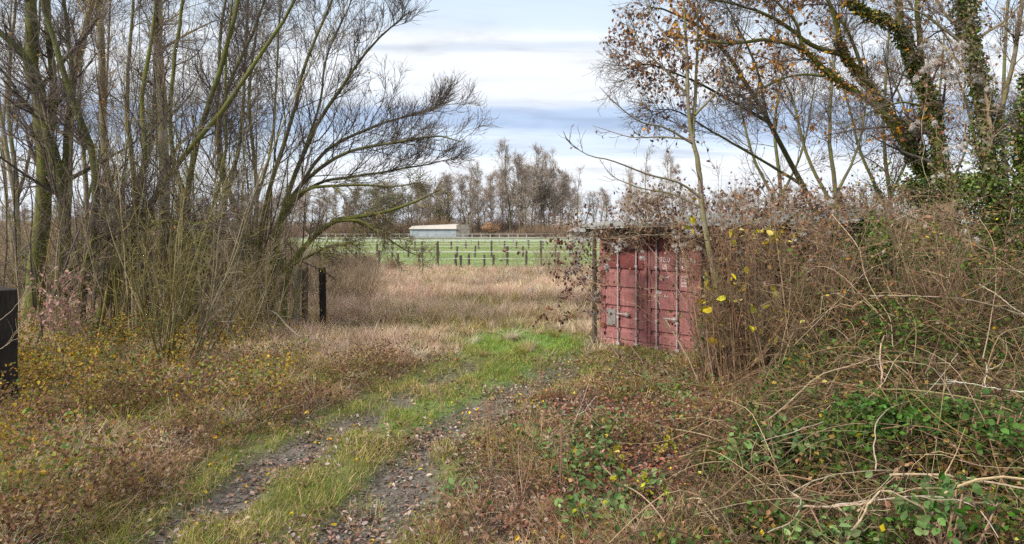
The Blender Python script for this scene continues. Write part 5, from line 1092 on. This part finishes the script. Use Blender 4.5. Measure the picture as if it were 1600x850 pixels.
# low leafy brambles in the right foreground
BG = [(.10, .16, .055), (.13, .20, .075), (.08, .13, .05), (.17, .22, .10)]
def bramble(px, py, Y, w, h, n, cols, size, label, seed, cat='bramble', name='bramble'):
    if px > 700: Y = min(Y, surf(px, py, .06)) if px > 1100 else surf(px, py + h * .3)
    return leaf_bush(name, px, py, Y, w, h, n, cols, size, label, cat, seed=seed, up=1.6, kind='ovate', twig=(.25, .17, .12))
bramble(960, 770, 6.6, 170, 90, 260, BG, .075, 'leafy green bramble in the lower centre right of the track', 1)
bramble(925, 815, 6.1, 120, 60, 150, BG + [(.32, .36, .06)], .08, 'low yellow green bramble at the bottom edge right of the track', 2)
bramble(1215, 690, 8.0, 110, 60, 150, BG, .085, 'bluish green bramble at the foot of the yellow leaved rods', 3)
bramble(1160, 705, 7.6, 80, 50, 80, BG, .085, 'small round leaved bramble left of the bluish green one', 4)
bramble(1330, 820, 6.2, 160, 60, 140, BG, .07, 'dark green bramble under the sticks at the bottom right', 5)
bramble(1480, 800, 6.3, 170, 90, 220, BG + [(.05, .12, .02)], .07, 'fresh green bramble at the bottom near the right corner', 6)
bramble(1400, 645, 8.3, 150, 70, 320, [(.05, .10, .025), (.07, .13, .035)], .07, 'deep green leaf clump behind the hooked pale cane', 7)
bramble(1545, 660, 8.0, 130, 80, 300, [(.05, .10, .025), (.08, .14, .04)], .07, 'deep green leaf clump at the right edge above the fresh bramble', 8)
bramble(905, 720, 7.3, 22, 20, 9, YEL[:2], .12, 'bright yellow leaved seedling in the red brown litter', 9, 'plant', 'seedling')
bramble(968, 716, 7.3, 60, 26, 34, YEL, .09, 'pair of yellow leaved brambles right of the bright seedling', 10, 'plant', 'seedling')
bramble(1045, 700, 7.6, 40, 30, 16, [(.35, .45, .06), (.45, .45, .08)], .08, 'lime green seedling in the litter below the container', 11, 'plant', 'seedling')
bramble(55, 720, 8.0, 80, 60, 60, [(.42, .28, .06), (.36, .2, .06), (.45, .36, .08)], .08, 'orange leaved bramble low at the left edge', 12)
bramble(715, 770, 7.0, 60, 24, 60, BG, .07, 'small green rosette on the right rut edge', 13, 'plant', 'rosette_plant')
bramble(1015, 765, 6.8, 90, 40, 40, [(.2, .25, .05), (.35, .36, .06)], .09, 'yellowing bramble sprig right of the leafy green bramble', 14)
bramble(135, 560, 14, 120, 60, 500, YG, .07, 'yellow green bramble heap below the dark mossy tree', 15)
bramble(215, 585, 12, 120, 50, 420, YG + [(.45, .34, .06)], .07, 'yellow bramble heap left of the olive rods foot', 16)
# tall dry weed stalks beside the right rut
def weed(px, py, h, label, seed, fluffy=False):
    g = np.random.default_rng(seed); X, Y = gpt(px, py); z = float(H(X, Y)); n = 5; S = 7; root = empty('dry_weed', (X, Y, z), label, 'weed')
    d = nrm(np.stack([g.normal(size=n) * .12, g.normal(size=n) * .12, np.ones(n)], 1)); P = np.empty((n, S, 3)); P[:, 0] = np.array([X, Y, z]) + g.normal(size=(n, 3)) * [.04, .04, 0]
    for s in range(1, S): d = nrm(d + g.normal(size=(n, 3)) * .05); P[:, s] = P[:, s - 1] + d * (h * g.uniform(.6, 1., (n, 1)) / (S - 1))
    Rr = np.full((n, 1), .0045) * np.linspace(1, .5, S)[None]; a = Acc(); cc = colvar([(.24, .16, .11), (.32, .24, .16)], n, .1, g); tubes(a, P, Rr, 4, cc)
    b = grow(P, Rr, 5, h * .22, (20, 40), .1, .1, 4, .6, .45, 1, .002, g); tubes(a, *b, 3, colvar((.27, .19, .13), len(b[0]), .1, g)); 
    c_ = b[0][:, -1]; k_ = 10; dd = nrm(g.normal(size=(len(c_), k_, 3))); Q = np.stack([c_[:, None] + dd * 0, c_[:, None] + dd * .012, c_[:, None] + dd * (.035 if fluffy else .018)], 2).reshape(-1, 3, 3)
    tubes(a, Q, np.tile([.0016, .002, .0012], (len(Q), 1)), 3, colvar((.6, .58, .55) if fluffy else (.24, .17, .12), len(Q), .1, g)); sub(a, 'stalks', M_twig, root)
weed(768, 742, .85, 'tall brown dry weed beside the right rut', 1); weed(755, 700, .6, 'shorter dry weed just above the tall one by the rut', 2); weed(812, 790, .7, 'dry weed stalks at the verge edge lower centre', 3)
weed(845, 590, .75, 'single dark weed stalk on the grass left of the container', 4); weed(795, 452, 1.0, 'tall pale thistle stalk with white fluff in the meadow', 5, True); weed(830, 475, .7, 'short thistle with white fluffy heads near the green patch', 6, True)
weed(885, 770, .7, 'leaning dry weed left of the leafy green bramble', 7); weed(690, 640, .35, 'small dry weed on the track centre', 8)

# green and brown bramble leaves low over the litter right of the track
a = Acc(); g = np.random.default_rng(17); n = 42000; X, Y = on_ground(n, 5., 12, 1.2, xr=(-.1, .45), g=g); px, py = pxy(X, Y)
k = g.uniform(size=n) < (np.exp(-((px - 960) / 130) ** 2 - ((py - 770) / 90) ** 2) + .25 * np.exp(-((px - 1010) / 130) ** 2 - ((py - 650) / 60) ** 2)) * np.clip(.05 + 1.1 * NZ04(X, Y) + .5 * NZ1(X, Y), 0, 1)
X, Y = X[k], Y[k]; n = len(X); cc = colvar(BG + [(.07, .10, .04)], n, .25, g); bb = g.uniform(size=n) < .3; cc[bb] = colvar(MIXD + YG[2:3], int(bb.sum()), .2, g)
leaves(a, P3(X, Y) + np.c_[np.zeros(n), np.zeros(n), g.uniform(.02, .26, n)], .055, cc, 'ovate', up=1.5, wid=.8, g=g)
stuff(a, 'low_bramble_leaves', M_leaf, 'small green and brown bramble leaves spread low over the litter right of the track', 'undergrowth')

stick('pale thin twig crossing the upper half of the black gate post', [(-30, 520, 8.9), (0, 500, 8.9), (25, 478, 9.), (50, 440, 9.1)], .005, .003, PALE, 31, 2)
stick('pale thin twig crossing the lower half of the black gate post', [(-30, 560, 8.8), (0, 546, 8.8), (24, 530, 8.9), (60, 520, 9.0)], .005, .003, PALE, 32, 2)
